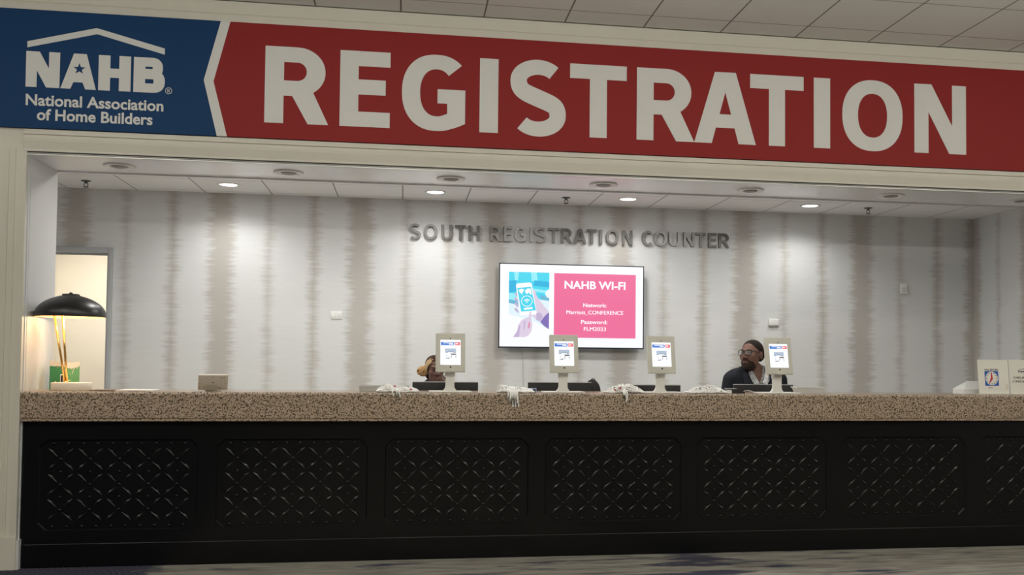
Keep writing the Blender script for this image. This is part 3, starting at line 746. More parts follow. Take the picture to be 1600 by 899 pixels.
pq([(328, 480), (404, 468), (408, 486), (332, 497)], 9, 9)
pq([(384, 505), (394, 515), (398, 590), (406, 625), (398, 690), (370, 728), (340, 742), (238, 742), (272, 690), (285, 630), (310, 590), (345, 570), (372, 560)], 10, 5)
pq([(272, 690), (285, 630), (300, 640), (290, 742), (238, 742)], 11, 6); pq([(330, 600), (345, 590), (340, 660), (330, 700)], 11, 6)
pq([(374, 605), (382, 600), (386, 640), (372, 668), (366, 660)], 11, 8)
m.build('phone_picture', pm_, scr, M=TM)
# cable under the television
m = MB(); a = at(813.5, 545, YB-.02); b = at(817, 560, YB-.012); c = at(818, 640, YB-.012)
m.tube([(a.x, YB-.06, a.z+.05), (a.x, YB-.02, a.z), (b.x, YB-.012, b.z), (c.x, YB-.010, c.z), (c.x+.01, YB-.010, .3)], .0028, 6)
cb = m.build('television_cable', M_bin2, M=Matrix.Translation((-c.x, -YB, -.3)), loc=(c.x, YB, .3)); tag(cb, 'thin grey cable running down the wall below the television', 'cable')

# =================================================================== COUNTER TOP THINGS
def top(u, Y): return at(u, 612, Y).x
# --- lamp
LX, LY = at(112, 600, .23).x, .23
lamp = empty('table_lamp', (LX, LY, ZT)); tag(lamp, 'black domed table lamp with brass stems, lit, at the left end of the counter', 'lamp')
pxm = 1/abs(at(700, 500, LY).x-at(701, 500, LY).x)
m = MB(); rb = .134; hb = .058
m.lathe([(.0001, 0), (rb-.003, 0), (rb, .004), (rb, hb-.004), (rb-.004, hb), (.0001, hb)], seg=48); m.build('base', M_ivory, lamp)
sc_ = (at(110.5, 480, LY).x-LX, 0)
zs0, zs1 = at(110, 496, LY).z-ZT, at(110, 460.5, LY).z-ZT; rs_ = (at(165, 480, LY).x-at(56, 480, LY).x)/2
hh = zs1-zs0
prof = [(rs_*math.cos(t)**1.12 if t < PI/2-1e-6 else .0001, zs0+.014+(hh-.016)*math.sin(t)) for t in [PI/2*i/16 for i in range(17)]]
prof_o = [(rs_, zs0)] + [(max(r, .0001), z) for r, z in prof]
m = MB(); m.lathe(prof_o, (sc_[0], 0, 0), 56); m.build('shade', M_blacks, lamp)
m = MB(); m.lathe([(rs_-.003, zs0)] + [(max(r*.985-.002, .0001), z-.006) for r, z in prof], (sc_[0], 0, 0), 56); m.lathe([(rs_, zs0), (rs_-.003, zs0)], (sc_[0], 0, 0), 56); m.build('shade_lining', M_shadein, lamp)
m = MB(); zt_ = zs0+hh-.003
m.lathe([(.058, zt_-.006), (.058, zt_+.004), (.054, zt_+.006), (.012, zt_+.006), (.012, zt_+.014), (.008, zt_+.018), (.0001, zt_+.019)], (sc_[0], 0, 0), 28); m.build('finial', M_blacks, lamp)
pb = at(103, 598, LY)
for (ub, ut) in ((101.5, 84), (104.5, 97.5)):
    a = at(ub, 600, LY); b = at(ut, 487, LY)
    m = MB(); m.tube([(a.x-LX, 0, hb-.002), (b.x-LX, 0, b.z-ZT)], .0085, 12); m.build('stem', M_brass, lamp)
m = MB(); m.lathe([(.018, hb), (.018, hb+.006), (.012, hb+.009), (.0001, hb+.009)], (pb.x-LX, 0, 0), 20); m.build('stem_collar', M_brass, lamp)
m = MB()
bmz = zs0+hh*.42; m.lathe([(.0001, bmz-.03), (.022, bmz-.024), (.030, bmz), (.024, bmz+.022), (.012, bmz+.04), (.0001, bmz+.042)], (sc_[0], 0, 0), 20); m.build('bulb', M_bulb, lamp)
l = bpy.data.lights.new('lamp_light', 'POINT'); l.energy = LAMP_W; l.color = (1.0, .80, .55); l.shadow_soft_size = .03
lo = bpy.data.objects.new('lamp_light', l); COL.objects.link(lo); lo.parent = lamp; lo.location = (sc_[0], 0, zs0+hh*.22)
# --- green carton behind the lamp
gx0, gx1, gx2 = at(75.5, 600, .45).x, at(97, 600, .39).x, at(122.5, 600, .45).x
gz = at(97, 570, .42).z-ZT
gc = empty('green_carton', (gx1, .42, ZT)); tag(gc, 'green carton with torn white tape along its top, behind the lamp', 'carton')
m = MB(); A = [(gx0-gx1, .05), (0, -.03), (gx2-gx1, .05), (.0, .13)]
def col(mb, pts, z0, z1, mis):
    n = len(pts); mb.add([(x, y, z0) for x, y in pts]+[(x, y, z1) for x, y in pts], [tuple(range(n-1, -1, -1)), tuple(range(n, 2*n))]); 
    b = len(mb.v)-2*n
    for i in range(n):
        j = (i+1) % n; mb.f.append((b+i, b+j, b+n+j, b+n+i)); mb.mi.append(mis[i]); mb.sm.append(False)
col(m, A, 0, gz, [0, 1, 1, 0]); m.build('box', [M_green, M_green2], gc)
rg = random.Random(4); m = MB()
for (p, r_, dip, n) in ((A[0], A[1], 0, 10), (A[1], A[2], .020, 14)):
    nrm = Vector((r_[1]-p[1], -(r_[0]-p[0]))).normalized()*.002
    vs = []
    for i in range(n+1):
        t = i/n; x, y = p[0]+(r_[0]-p[0])*t+nrm.x, p[1]+(r_[1]-p[1])*t+nrm.y
        zlo = gz-.010-dip*math.sin(PI*t)**1.2*(.8 if dip else 0)-rg.random()*.004; zhi = gz+.026-rg.random()*.005-(.008*math.sin(PI*t) if dip else 0)+(.006*(1-t) if not dip else 0)
        vs += [(x, y, zlo), (x, y, zhi), (x-nrm.x*2, y-nrm.y*2+.004, zhi-.001)]
    m.add(vs, [(3*i, 3*i+3, 3*i+4, 3*i+1) for i in range(n)] + [(3*i+1, 3*i+4, 3*i+5, 3*i+2) for i in range(n)])
m.build('tape', M_tape, gc)
m = MB(); n = Vector((.05+.03, -(gx2-gx1))).normalized()*.0012
def onface(t, z): return (A[1][0]+(A[2][0]-A[1][0])*t+n.x, A[1][1]+(A[2][1]-A[1][1])*t+n.y, z)
for t, z, dx, dz, w in ((.10, .150, .04, -.035, .012), (.42, .125, .1, -.03, .018), (.55, .118, .08, .028, .02), (.66, .150, .06, .030, .02), (.80, .155, .08, .01, .02), (.86, .195, .04, -.03, .012), (.15, .07, .14, -.018, .025), (.50, .15, .05, .022, .012), (.72, .115, .05, -.02, .012), (.30, .07, .2, -.004, .012)):
    m.add([onface(t, z), onface(t+w*2, z-.004), onface(min(.98, t+dx+w), z+dz), onface(min(.97, t+dx), z+dz+.006)], [(0, 1, 2, 3)])
m.build('scuff_marks', M_tape, gc)
n2 = Vector((-.08, -(gx1-gx0))).normalized()*.0012
def onl(t, z): return (A[0][0]+(A[1][0]-A[0][0])*t+n2.x, A[0][1]+(A[1][1]-A[0][1])*t+n2.y, z)
m = MB(); m.add([onl(.57, .158), onl(.66, .162), onl(.70, .170), onl(.64, .170)], [(0, 1, 2, 3)]); m.build('pink_sticker', G_skin if False else mat('pink_sticker', (.75, .35, .35), .6), gc)
m = MB(); m.box(-.012, .012, -.040, -.028, .050, .112, 0, .003); m.build('clasp', M_white, gc)
m = MB(); m.box(-.006, .007, -.0425, -.0395, .056, .105); m.build('clasp_slot', M_blackm, gc)
m = MB(); m.tube([(gx0-gx1+.065, .018, .062), (gx0-gx1+.052, .014, .050), (gx0-gx1+.050, .014, .035), (gx0-gx1+.060, .018, .022)], .008, 10); m.build('handle', M_white, gc)
# --- sheets beside the lamp
def sheet(name, u0, u1, Y0, Y1, mt, label, cat, th=.0015, curl=0.0, rot=0):
    a, b = top(u0, (Y0+Y1)/2), top(u1, (Y0+Y1)/2); w = b-a; d = Y1-Y0; m = MB(); N = 10
    vs = []
    for i in range(N+1):
        t = i/N; z = .0012+curl*(math.sin(PI*t)**2)
        for yy in (-d/2, d/2): vs += [(-w/2+w*t, yy, z), (-w/2+w*t, yy, z+th)]
    fs = []
    for i in range(N):
        k = 4*i; fs += [(k+1, k+5, k+7, k+3), (k, k+2, k+6, k+4), (k, k+4, k+5, k+1), (k+2, k+3, k+7, k+6)]
    fs += [(0, 1, 3, 2), (4*N, 4*N+2, 4*N+3, 4*N+1)]
    m.add(vs, fs); o = m.build(name, mt, loc=((a+b)/2, (Y0+Y1)/2, ZT)); o.rotation_euler = (0, 0, rot); tag(o, label, cat); return o
sheet('dark_folder', 147, 186, .10, .34, M_folder, 'dark brown folder lying on the counter just right of the lamp', 'folder', .005, .002)
sheet('paper_sheet', 188, 243, .12, .36, M_paperw, 'white paper sheets lying on the counter right of the dark folder', 'paper', .006, .001)

# --- beige tilted device
bx0, bx1 = top(308.5, .2), top(355.5, .2)
bd = empty('beige_terminal', ((bx0+bx1)/2, .2, ZT)); tag(bd, 'small beige tilted terminal seen from the back, alone on the left half of the counter', 'terminal')
bw = bx1-bx0-.006; bh = .128
TB = Matrix.Rotation(R_(-28), 4, 'X') @ Matrix.Shear('XZ', 4, (-.0, 0)) if False else Matrix.Rotation(R_(28), 4, 'X')
ROT = Matrix.Translation((0, 0, .008)) @ Matrix.Rotation(R_(14), 4, 'Z') @ TB
m = MB(); m.box(-bw/2, bw/2, -.012, .012, .006, bh, 0, .004); m.build('case', M_beige, bd, M=ROT)
m = MB(); m.box(-.048, .030, -.0135, -.0115, .008, .050); m.build('label_plate', M_beiged, bd, M=ROT)
m = MB()
for x, z, w, h in ((0.0, .068, .018, .004), (.045, .028, .016, .004), (-.060, .028, .008, .005), (-.005, .112, .005, .005), (-.045, .102, .005, .004), (-.088, .085, .004, .003), (-.09, .062, .004, .003), (.078, .088, .006, .003), (-.093, .028, .005, .003), (.086, .062, .004, .003), (.05, .108, .007, .004), (.064, .108, .007, .004), (.078, .108, .007, .004)):
    m.box(x-w/2, x+w/2, -.0135, -.0118, z-h/2, z+h/2)
m.build('vent_slots', M_print, bd, M=ROT)
m = MB(); m.box(-bw/2+.05, bw/2-.05, -.005, .07, 0, .012, 0, .003); m.build('foot', M_beige, bd)

# --- bins
def bin_(u0, u1, v0, Y, mt, name, label, taper=.88, d=.14):
    a, b = top(u0, Y), top(u1, Y); w = b-a; h = at(u0, v0, Y).z-ZT
    o = empty(name, ((a+b)/2, Y, ZT)); tag(o, label, 'bin')
    m = MB(); zr = h*.55
    def rr(wx, dy, z): return [(-wx/2, -dy/2, z), (wx/2, -dy/2, z), (wx/2, dy/2, z), (-wx/2, dy/2, z)]
    vs = rr(w*taper, d*taper, .001)+rr(w*.94, d*.94, h-.008)+rr(w*.92, d*.92, h-.008)+rr(w*taper*.96, d*taper*.96, .006)
    fs = [(3, 2, 1, 0)]
    for k in (0, 4, 8):
        for i in range(4):
            j = (i+1) % 4; fs.append((k+i, k+j, k+4+j, k+4+i))
    fs.append((12, 13, 14, 15)); m.add(vs, fs); m.build('tub', mt, o)
    m = MB(); vs = rr(w, d, h-.009)+rr(w, d, h)+rr(w*.91, d*.91, h)+rr(w*.91, d*.91, h-.009); fs = []
    for k in (0, 4, 8):
        for i in range(4):
            j = (i+1) % 4; fs.append((k+i, k+j, k+4+j, k+4+i))
    for i in range(4): fs.append((i, 12+i, 12+(i+1) % 4, (i+1) % 4))
    m.add(vs, fs); m.build('rim', mt, o)
bin_(560, 601, 602.5, .28, M_bin2, 'storage_tub', 'shallow frosted grey tub left of the leftmost lanyard pile')
bin_(1240.5, 1283, 604.5, .28, M_bin, 'plastic_bin', 'shallow frosted white bin right of the rightmost kiosk', .80)

# --- tablet kiosks
def kiosk(label):
    r = empty('tablet_kiosk', (0, 0, 0)); tag(r, label, 'tablet kiosk', 'tablet kiosks on the counter')
    m = MB(); m.box(-.157, .157, -.11, .11, .0, .008, 0, .003); m.build('base_plate', M_kiosk2, r)
    m = MB(); pr = []
    hw = .0325
    for i in range(9):
        t = PI/2*i/8; pr.append((hw+.034*(1-math.sin(t)), .008+.044*(1-math.cos(t))))
    left = [(-x, z) for x, z in pr]; right = [(x, z) for x, z in pr][::-1]
    m.prism([(pr[0][0], .008)][:0] + [(-pr[0][0], .008), (pr[0][0], .008)] + pr[1:] + [(hw, .20), (-hw, .20)] + [(-x, z) for x, z in pr[1:]][::-1], -.020, .020)
    m.build('stem', M_kiosk2, r)
    m = MB(); m.box(-.038, .038, -.012, .026, .115, .26, 0, .004); m.build('neck_bracket', M_kiosk, r)
    TI = Matrix.Translation((0, -.028, .297)) @ Matrix.Rotation(R_(-12), 4, 'X')
    w, h = .222, .298
    m = MB(); 
    m.box(-w/2, w/2, -.014, .012, -h/2, h/2, 0, .004)
    e = m.build('enclosure', M_kiosk, r, M=TI)
    sw, sh = .153, .193; oz = .0
    m = MB(); poly(m, [(-sw/2, -sh/2+oz), (sw/2, -sh/2+oz), (sw/2, sh/2+oz), (-sw/2, sh/2+oz)], -.0150); s = m.build('screen', G_white, r, M=TI)
    m = MB(); zt = sh/2+oz; L = -sw/2; y1, y2 = -.0153, -.0156
    def P(a, b): return (L+sw*a, zt-sh*b)
    def pp(pts, y, mi): poly(m, [P(*p) for p in pts], y, mi)
    pp([(.03, .215), (.66, .215), (.70, .15), (.66, .085), (.03, .085)], y1, 0); pp([(.72, .215), (.97, .215), (.97, .085), (.70, .085), (.73, .15)], y1, 1)
    pp([(.14, .135), (.62, .135), (.62, .108), (.14, .108)], y2, 5); pp([(.42, .185), (.64, .185), (.64, .15), (.42, .15)], y2, 5); pp([(.76, .165), (.86, .165), (.86, .125), (.76, .125)], y2, 5)
    pp([(.23, .52), (.77, .52), (.77, .345), (.23, .345)], y1, 2); pp([(.23, .52), (.30, .50), (.40, .45), (.62, .45), (.72, .50), (.77, .52)], y2, 3); pp([(.36, .515), (.64, .505), (.64, .48), (.36, .48)], y2-.0003, 5)
    pp([(.52, .60), (.77, .60), (.77, .545), (.52, .545)], y1, 4); pp([(.52, .75), (.57, .66), (.52, .60)], y1, 3); pp([(.77, .75), (.73, .66), (.77, .60)], y1, 3); pp([(.26, .75), (.40, .75), (.38, .71), (.28, .72)], y1, 3); pp([(.38, .75), (.46, .75), (.44, .70), (.40, .71)], y2, 4); pp([(.27, .65), (.34, .65), (.33, .61), (.28, .62)], y2, 2)
    m.build('screen_graphics', [G_blue, G_red, G_grey, G_mgrey, G_dgrey, G_white], s, M=TI)
    m = MB(); m.lathe([(.0045, 0), (.004, .001), (.0001, .001)], (0, -.0142, h/2-.041), 14, 0, Matrix.Rotation(PI/2, 3, 'X')); m.build('camera_hole', M_blackm, r, M=TI)
    m = MB(); m.lathe([(.0065, 0), (.006, .0015), (.0001, .0012)], (0, -.0142, -h/2+.037), 18, 0, Matrix.Rotation(PI/2, 3, 'X')); m.build('home_button', M_blackm, r, M=TI)
    return r
kl = ('leftmost tablet kiosk, standing in front of the curly haired person', 'tablet kiosk overlapping the lower edge of the television', 'tablet kiosk just right of the television screen', 'rightmost tablet kiosk, beside the person in the blazer')
kp = kiosk(kl[0])
for i, (x, lb) in enumerate(zip((.357, 1.226, 1.998, 2.961), kl)):
    o = kp if i == 0 else copy_tree(kp); o.location = (x, .23, ZT); o['label'] = lb

# --- monitors on the staff desk
def monitor(label):
    r = empty('computer_monitor', (0, 0, 0)); tag(r, label, 'monitor', 'monitors on the staff desk')
    w, h = .525, .325; z1 = .385
    m = MB(); m.box(-w/2, w/2, 0, .03, z1-h, z1-.004, 0, .004); m.box(-.15, .15, -.018, .004, z1-h+.05, z1-.08, 0, .006); m.build('back_shell', M_blackm, r)
    m = MB(); m.box(-w/2, w/2, -.001, .032, z1-.006, z1); m.build('top_edge', M_silver, r)
    m = MB(); m.box(-w/2+.008, w/2-.008, .030, .033, z1-h+.012, z1-.012); m.build('display', M_tvframe, r)
    m = MB(); m.box(-.03, .03, -.03, -.012, .01, .25); m.build('stand_post', M_blackm, r)
    m = MB(); m.box(-.12, .12, -.08, .12, 0, .012, 0, .003); m.build('stand_foot', M_blackm, r)
    return r
ml = ('black monitor seen from behind, below the curly haired person', 'black monitor seen from behind, under the television', 'black monitor seen from behind, behind the kiosk right of the television', 'black monitor seen from behind, in front of the person in the blazer')
mp_ = monitor(ml[0])
for i, (x, z, lb) in enumerate(zip((.343, 1.274, 2.03, 3.02), (1.288, 1.290, 1.273, 1.281), ml)):
    o = mp_ if i == 0 else copy_tree(mp_); o.location = (x, .68, DZT); o.scale = (1, 1, (z-DZT)/.385); o['label'] = lb

# --- black jacket / bag beside the second monitor
jb = empty('black_bag', (1.60, .80, DZT)); tag(jb, 'black soft bag slumped at the right end of the monitor under the television', 'bag')
a, b, c, d = (at(u, v, .76) for u, v in ((920, 597), (927, 593), (937, 603), (939.5, 616)))
m = MB(); ox, oz = 1.60, DZT
sh_ = [(a.x-ox-.01, 0), (d.x-ox+.015, 0), (d.x-ox, d.z-oz), (c.x-ox, c.z-oz), ((b.x+c.x)/2-ox+.006, (b.z+c.z)/2-oz+.006), (b.x-ox+.008, b.z-oz-.002), (b.x-ox-.008, b.z-oz), (a.x-ox, a.z-oz-.004)]
bm = bmesh.new(); f0 = [bm.verts.new((x, -.05, z)) for x, z in sh_]; f = bm.faces.new(f0)
ex = bmesh.ops.extrude_face_region(bm, geom=[f]); bmesh.ops.translate(bm, verts=[v for v in ex['geom'] if isinstance(v, bmesh.types.BMVert)], vec=(0, .10, 0))
bmesh.ops.recalc_face_normals(bm, faces=bm.faces); bmesh.ops.bevel(bm, geom=list(bm.edges), offset=.008, segments=2, affect='EDGES')
m.bm(bm, 0, True); m.build('body', mat('black_fabric', (.022, .02, .02), .85), jb)
m = MB(); m.tube([(b.x-ox-.02, -.04, b.z-oz-.01), (b.x-ox-.012, -.045, b.z-oz+.004), (b.x-ox+.004, -.045, b.z-oz+.006), (b.x-ox+.016, -.04, b.z-oz-.008)], .004, 8); m.build('strap', M_blackm, jb)

# --- phone and card reader
x0, x1 = top(821.5, .2), top(837.5, .2)
ph = empty('stapler', ((x0+x1)/2, .20, ZT)); tag(ph, 'small black desk device with a blue rim, left of the kiosk below the television', 'device')
w = x1-x0; m = MB(); m.box(-w/2, w/2, -.025, .025, .0, .012, 0, .004); m.box(-w/2, w/2*.8, -.022, .022, .016, .026, 0, .004); m.build('body', M_blackm, ph)
m = MB(); m.box(-w/2+.002, w/2, -.027, .024, .026, .031, 0, .002); m.box(w/2-.006, w/2+.001, -.026, .024, .004, .03, 0, .002); m.build('rim', mat('blue_rim', (.35, .42, .75), .35), ph)
ph.name = 'desk_device'
x0, x1 = top(1133.5, .17), top(1162, .17)
cr = empty('card_reader', ((x0+x1)/2, .17, ZT)); tag(cr, 'black card reader with a white end and cord, left of the rightmost kiosk', 'card reader')
w = x1-x0; m = MB(); m.prism([(-w/2, 0), (w/2, 0), (w/2, .012), (w*.1, .034), (-w/2, .036)], -.03, .03); m.build('body', M_blackm, cr)
m = MB(); m.prism([(-w/2-.004, .002), (-w*.22, .002), (-w*.24, .026), (-w/2-.004, .028)], -.034, -.02); m.build('end_cap', M_white, cr)
m = MB(); m.box(-w/2, w*.05, -.031, .031, .036, .039); m.build('top_plate', M_silver, cr)
m = MB(); m.tube([(w*.4, -.01, .010), (w*.55, -.02, .022), (w*.75, -.03, .022), (w*.95, -.035, .012), (w*1.2, -.04, .004), (w*1.6, -.045, .003)], .0025, 6); m.build('cord', M_cord, cr)

# --- lanyard piles
def lanyards(u0, u1, Y, h, seed, label, hang=(), reds=(), n=46, prof=None):
    rg = random.Random(seed); a, b = top(u0, Y), top(u1, Y); cx = (a+b)/2; w = (b-a)/2; d = .10
    m = MB()
    def hz(x): return h*((prof(x) if prof else 1-abs(x)**2.2))
    for s in range(n):
        px = rg.uniform(-.8, .8); py = rg.uniform(-.7, .7); pts = []
        ang = rg.random()*6.28
        for k in range(9):
            ang += rg.uniform(-1.3, 1.3); st = rg.uniform(.03, .075)
            px += math.cos(ang)*st/w; py += math.sin(ang)*st/d
            if abs(px) > .97 or abs(py) > .97: ang += 2.2; px = max(-.97, min(.97, px)); py = max(-.97, min(.97, py))
            pts.append((px*w, py*d, .005+max(.004, hz(px)*max(.15, 1-py*py*.8))*rg.uniform(.1, 1.0)))
        sm = []
        for i in range(len(pts)-1):
            p0, p1, p2, p3 = (Vector(pts[max(0, min(len(pts)-1, i+j))]) for j in (-1, 0, 1, 2))
            for t in (0, .33, .67):
                sm.append(.5*((2*p1)+(p2-p0)*t+(2*p0-5*p1+4*p2-p3)*t*t+(3*p1-p0-3*p2+p3)*t**3))
        for p in sm: p.z = max(p.z, .005)
        m.tube(sm, rg.choice((.0042, .005, .0055)), 5, 0)
        if rg.random() < .30:
            p = sm[0]; m.box(p.x-.004, p.x+.004, p.y-.004, p.y+.004, p.z-.002, p.z+.012, 1)
    for ux, length in hang:
        x = top(ux, 0)-cx; y0 = -Y-.012
        sw = rg.uniform(-.012, .012)
        pts = [(x+rg.uniform(-.02, .02), -d*.3, hz(x/w if abs(x) < w else .9)*.8+.008), (x, y0+.025, .012), (x, y0+.004, .008), (x+sw*.3, y0, -.012), (x+sw*.7, y0, -length*.55), (x+sw, y0, -length)]
        m.tube(pts, .0052, 6, 0); m.box(x+sw-.0045, x+sw+.0045, y0-.005, y0+.004, -length-.016, -length+.004, rg.choice((0, 1)))
    for rx, rz in reds: m.box(rx*w-.007, rx*w+.007, -d*.9, -d*.6, rz, rz+.012, 2, .002)
    o = m.build('lanyard_pile', [M_cord, M_clip, M_red], loc=(cx, Y, ZT)); tag(o, label, 'lanyards', 'piles of white lanyards', 'stuff'); return o
lanyards(588, 655, .13, .062, 1, 'loose pile of white lanyards left of the leftmost kiosk', hang=((620, .012), (623, .018), (613, .008)), reds=((-.14, .04), (.60, .018)), prof=lambda x: .35+.65*math.exp(-((x+.52)/.22)**2)+.25*math.exp(-((x-.45)/.3)**2) if abs(x) < .95 else .1, n=44)
lanyards(777, 834, .13, .052, 2, 'pile of white lanyards hanging over the counter edge below the television\'s left corner', hang=((794, .035), (797, .05), (799, .085), (801, .04), (803, .088), (806, .06), (808, .085), (797, .06), (802, .03), (805, .045)), prof=lambda x: .75-.35*x if abs(x) < .95 else .1, n=40)
lanyards(946, 1005, .13, .070, 3, 'heaped pile of white lanyards just left of the kiosk right of the television', hang=((974, .018), (977, .045), (980, .03), (975, .02)), reds=((-.35, .035), (-.62, .02)), n=50)
lanyards(1075, 1134, .13, .062, 5, 'rounded pile of white lanyards in front of the person in the blazer', n=56)

# --- right hand signs and box
x0 = top(1504, .32); x1 = top(1553, .32); zb_ = at(1520, 596, .40).z-ZT
wb = empty('white_box', ((x0+x1)/2, .37, ZT)); tag(wb, 'white box with a sloping top, left behind the clock sign', 'box')
w = (x1-x0)/2; m = MB()
zf = at(1504, 608.5, .24).z-ZT; xs = top(1516, .42)-wb.location.x
m.add([(-w, -.08, 0), (w, -.08, 0), (w, -.08, zf), (-w, -.08, zf), (-w, .10, 0), (w, .10, 0), (w, .10, zb_), (xs, .10, zb_), (-w, .10, zf)], [(0, 1, 2, 3), (5, 4, 8, 7, 6), (3, 2, 6, 7), (0, 3, 8, 4), (3, 7, 8), (1, 5, 6, 2), (0, 4, 5, 1)])
m.build('body', M_white, wb)
def sign(u0, u1, v0, Y, name, label):
    x0, x1 = top(u0, Y), top(u1, Y); h = at(u0, v0, Y).z-ZT
    r = empty(name, ((x0+x1)/2, Y, ZT)); tag(r, label, 'sign'); w = x1-x0
    T = Matrix.Rotation(R_(-6), 4, 'X')
    m = MB(); m.box(-w/2, w/2, 0, .004, .004, h); m.build('card', M_card, r, M=T)
    m = MB(); m.box(-w/2-.002, w/2+.002, -.03, .06, 0, .004); m.build('holder_foot', M_acryl, r); m = MB(); m.box(-w/2-.002, w/2+.002, .0045, .0065, .004, h*.98); m.build('holder_back', M_acryl, r, M=T)
    return r, w, h, T
M_card = mat('cream_card', (.80, .775, .70), .5)
M_acryl = mat('acrylic_edge', (.58, .55, .48), .15)
sg, w, h, T = sign(1530.5, 1577.5, 562, .20, 'clock_sign', 'white counter sign with a blue clock face and red hands')
def Q(a, b): return (-w/2+w*a, h*(1-b))
m = MB(); a, b = Q(.21, .635), Q(.665, .635); s_ = b[0]-a[0]; z0 = Q(0, .755)[1]; z1 = Q(0, .33)[1]
poly(m, [(a[0], z0), (b[0], z0), (b[0], z1), (a[0], z1)], -.0006); m.build('blue_square', M_sblue, sg, M=T)
cx, cz = (a[0]+b[0])/2, (z0+z1)/2; rr = min(s_, z1-z0)*.46
m = MB(); poly(m, disc_pts(cx, cz, rr, 36), -.0010); m.build('clock_face', M_card, sg, M=T)
m = MB()
for k in range(12):
    t = 2*PI*k/12; poly(m, disc_pts(cx+rr*.82*math.sin(t), cz+rr*.82*math.cos(t), rr*.085, 8), -.0014)
add_text(m, 'WILL RETURN', a[0], b[0], z1+.005, -.0014, cap=.013, bold=.03)
add_text(m, 'a.m.', a[0]+s_*.20, a[0]+s_*.55, z0-.020, -.0014, cap=.011, bold=.02)
m.build('printing', M_print, sg, M=T)
m = MB(); poly(m, [(cx-rr*.17, cz-rr*.05), (cx+rr*.17, cz-rr*.05), (cx+rr*.06, cz+rr*.9), (cx-rr*.06, cz+rr*.9)], -.0018); poly(m, [(cx-rr*.14, cz+rr*.1), (cx+rr*.14, cz-rr*.10), (cx-rr*.36, cz-rr*.72), (cx-rr*.46, cz-rr*.66)], -.0019); poly(m, disc_pts(cx, cz, rr*.18, 12), -.002); m.build('clock_hands', M_sred, sg, M=T)
m = MB(); m.box(w/2-.03, w/2-.012, -.002, -.0005, h*.12, h*.30); m.build('tape_strip', M_tape, sg, M=T)
sg2, w, h, T = sign(1579.5, 1628, 562, .20, 'credentials_sign', 'white counter sign reading DELEGATE CREDENTIALS at the right edge of the picture')
m = MB()
add_text(m, 'DELEGATE', -w/2+w*.125, -w/2+w*.86, h*.455, -.0014, cap=.0155, bold=.02); add_text(m, 'CREDENTIALS', -w/2+w*.085, -w/2+w*.92, h*.345, -.0014, cap=.0155, bold=.02)
add_text(m, 'NAHB', -w/2+w*.285, -w/2+w*.70, h*.635, -.0014, cap=.013, bold=.05)
z = h*.71; poly(m, [(-w*.22, z-.006), (0, z+.008), (0, z+.012), (-w*.22, z-.002)], -.0014); poly(m, [(0, z+.008), (w*.22, z-.006), (w*.22, z-.002), (0, z+.012)], -.0014)
m.build('printing', M_print, sg2, M=T)
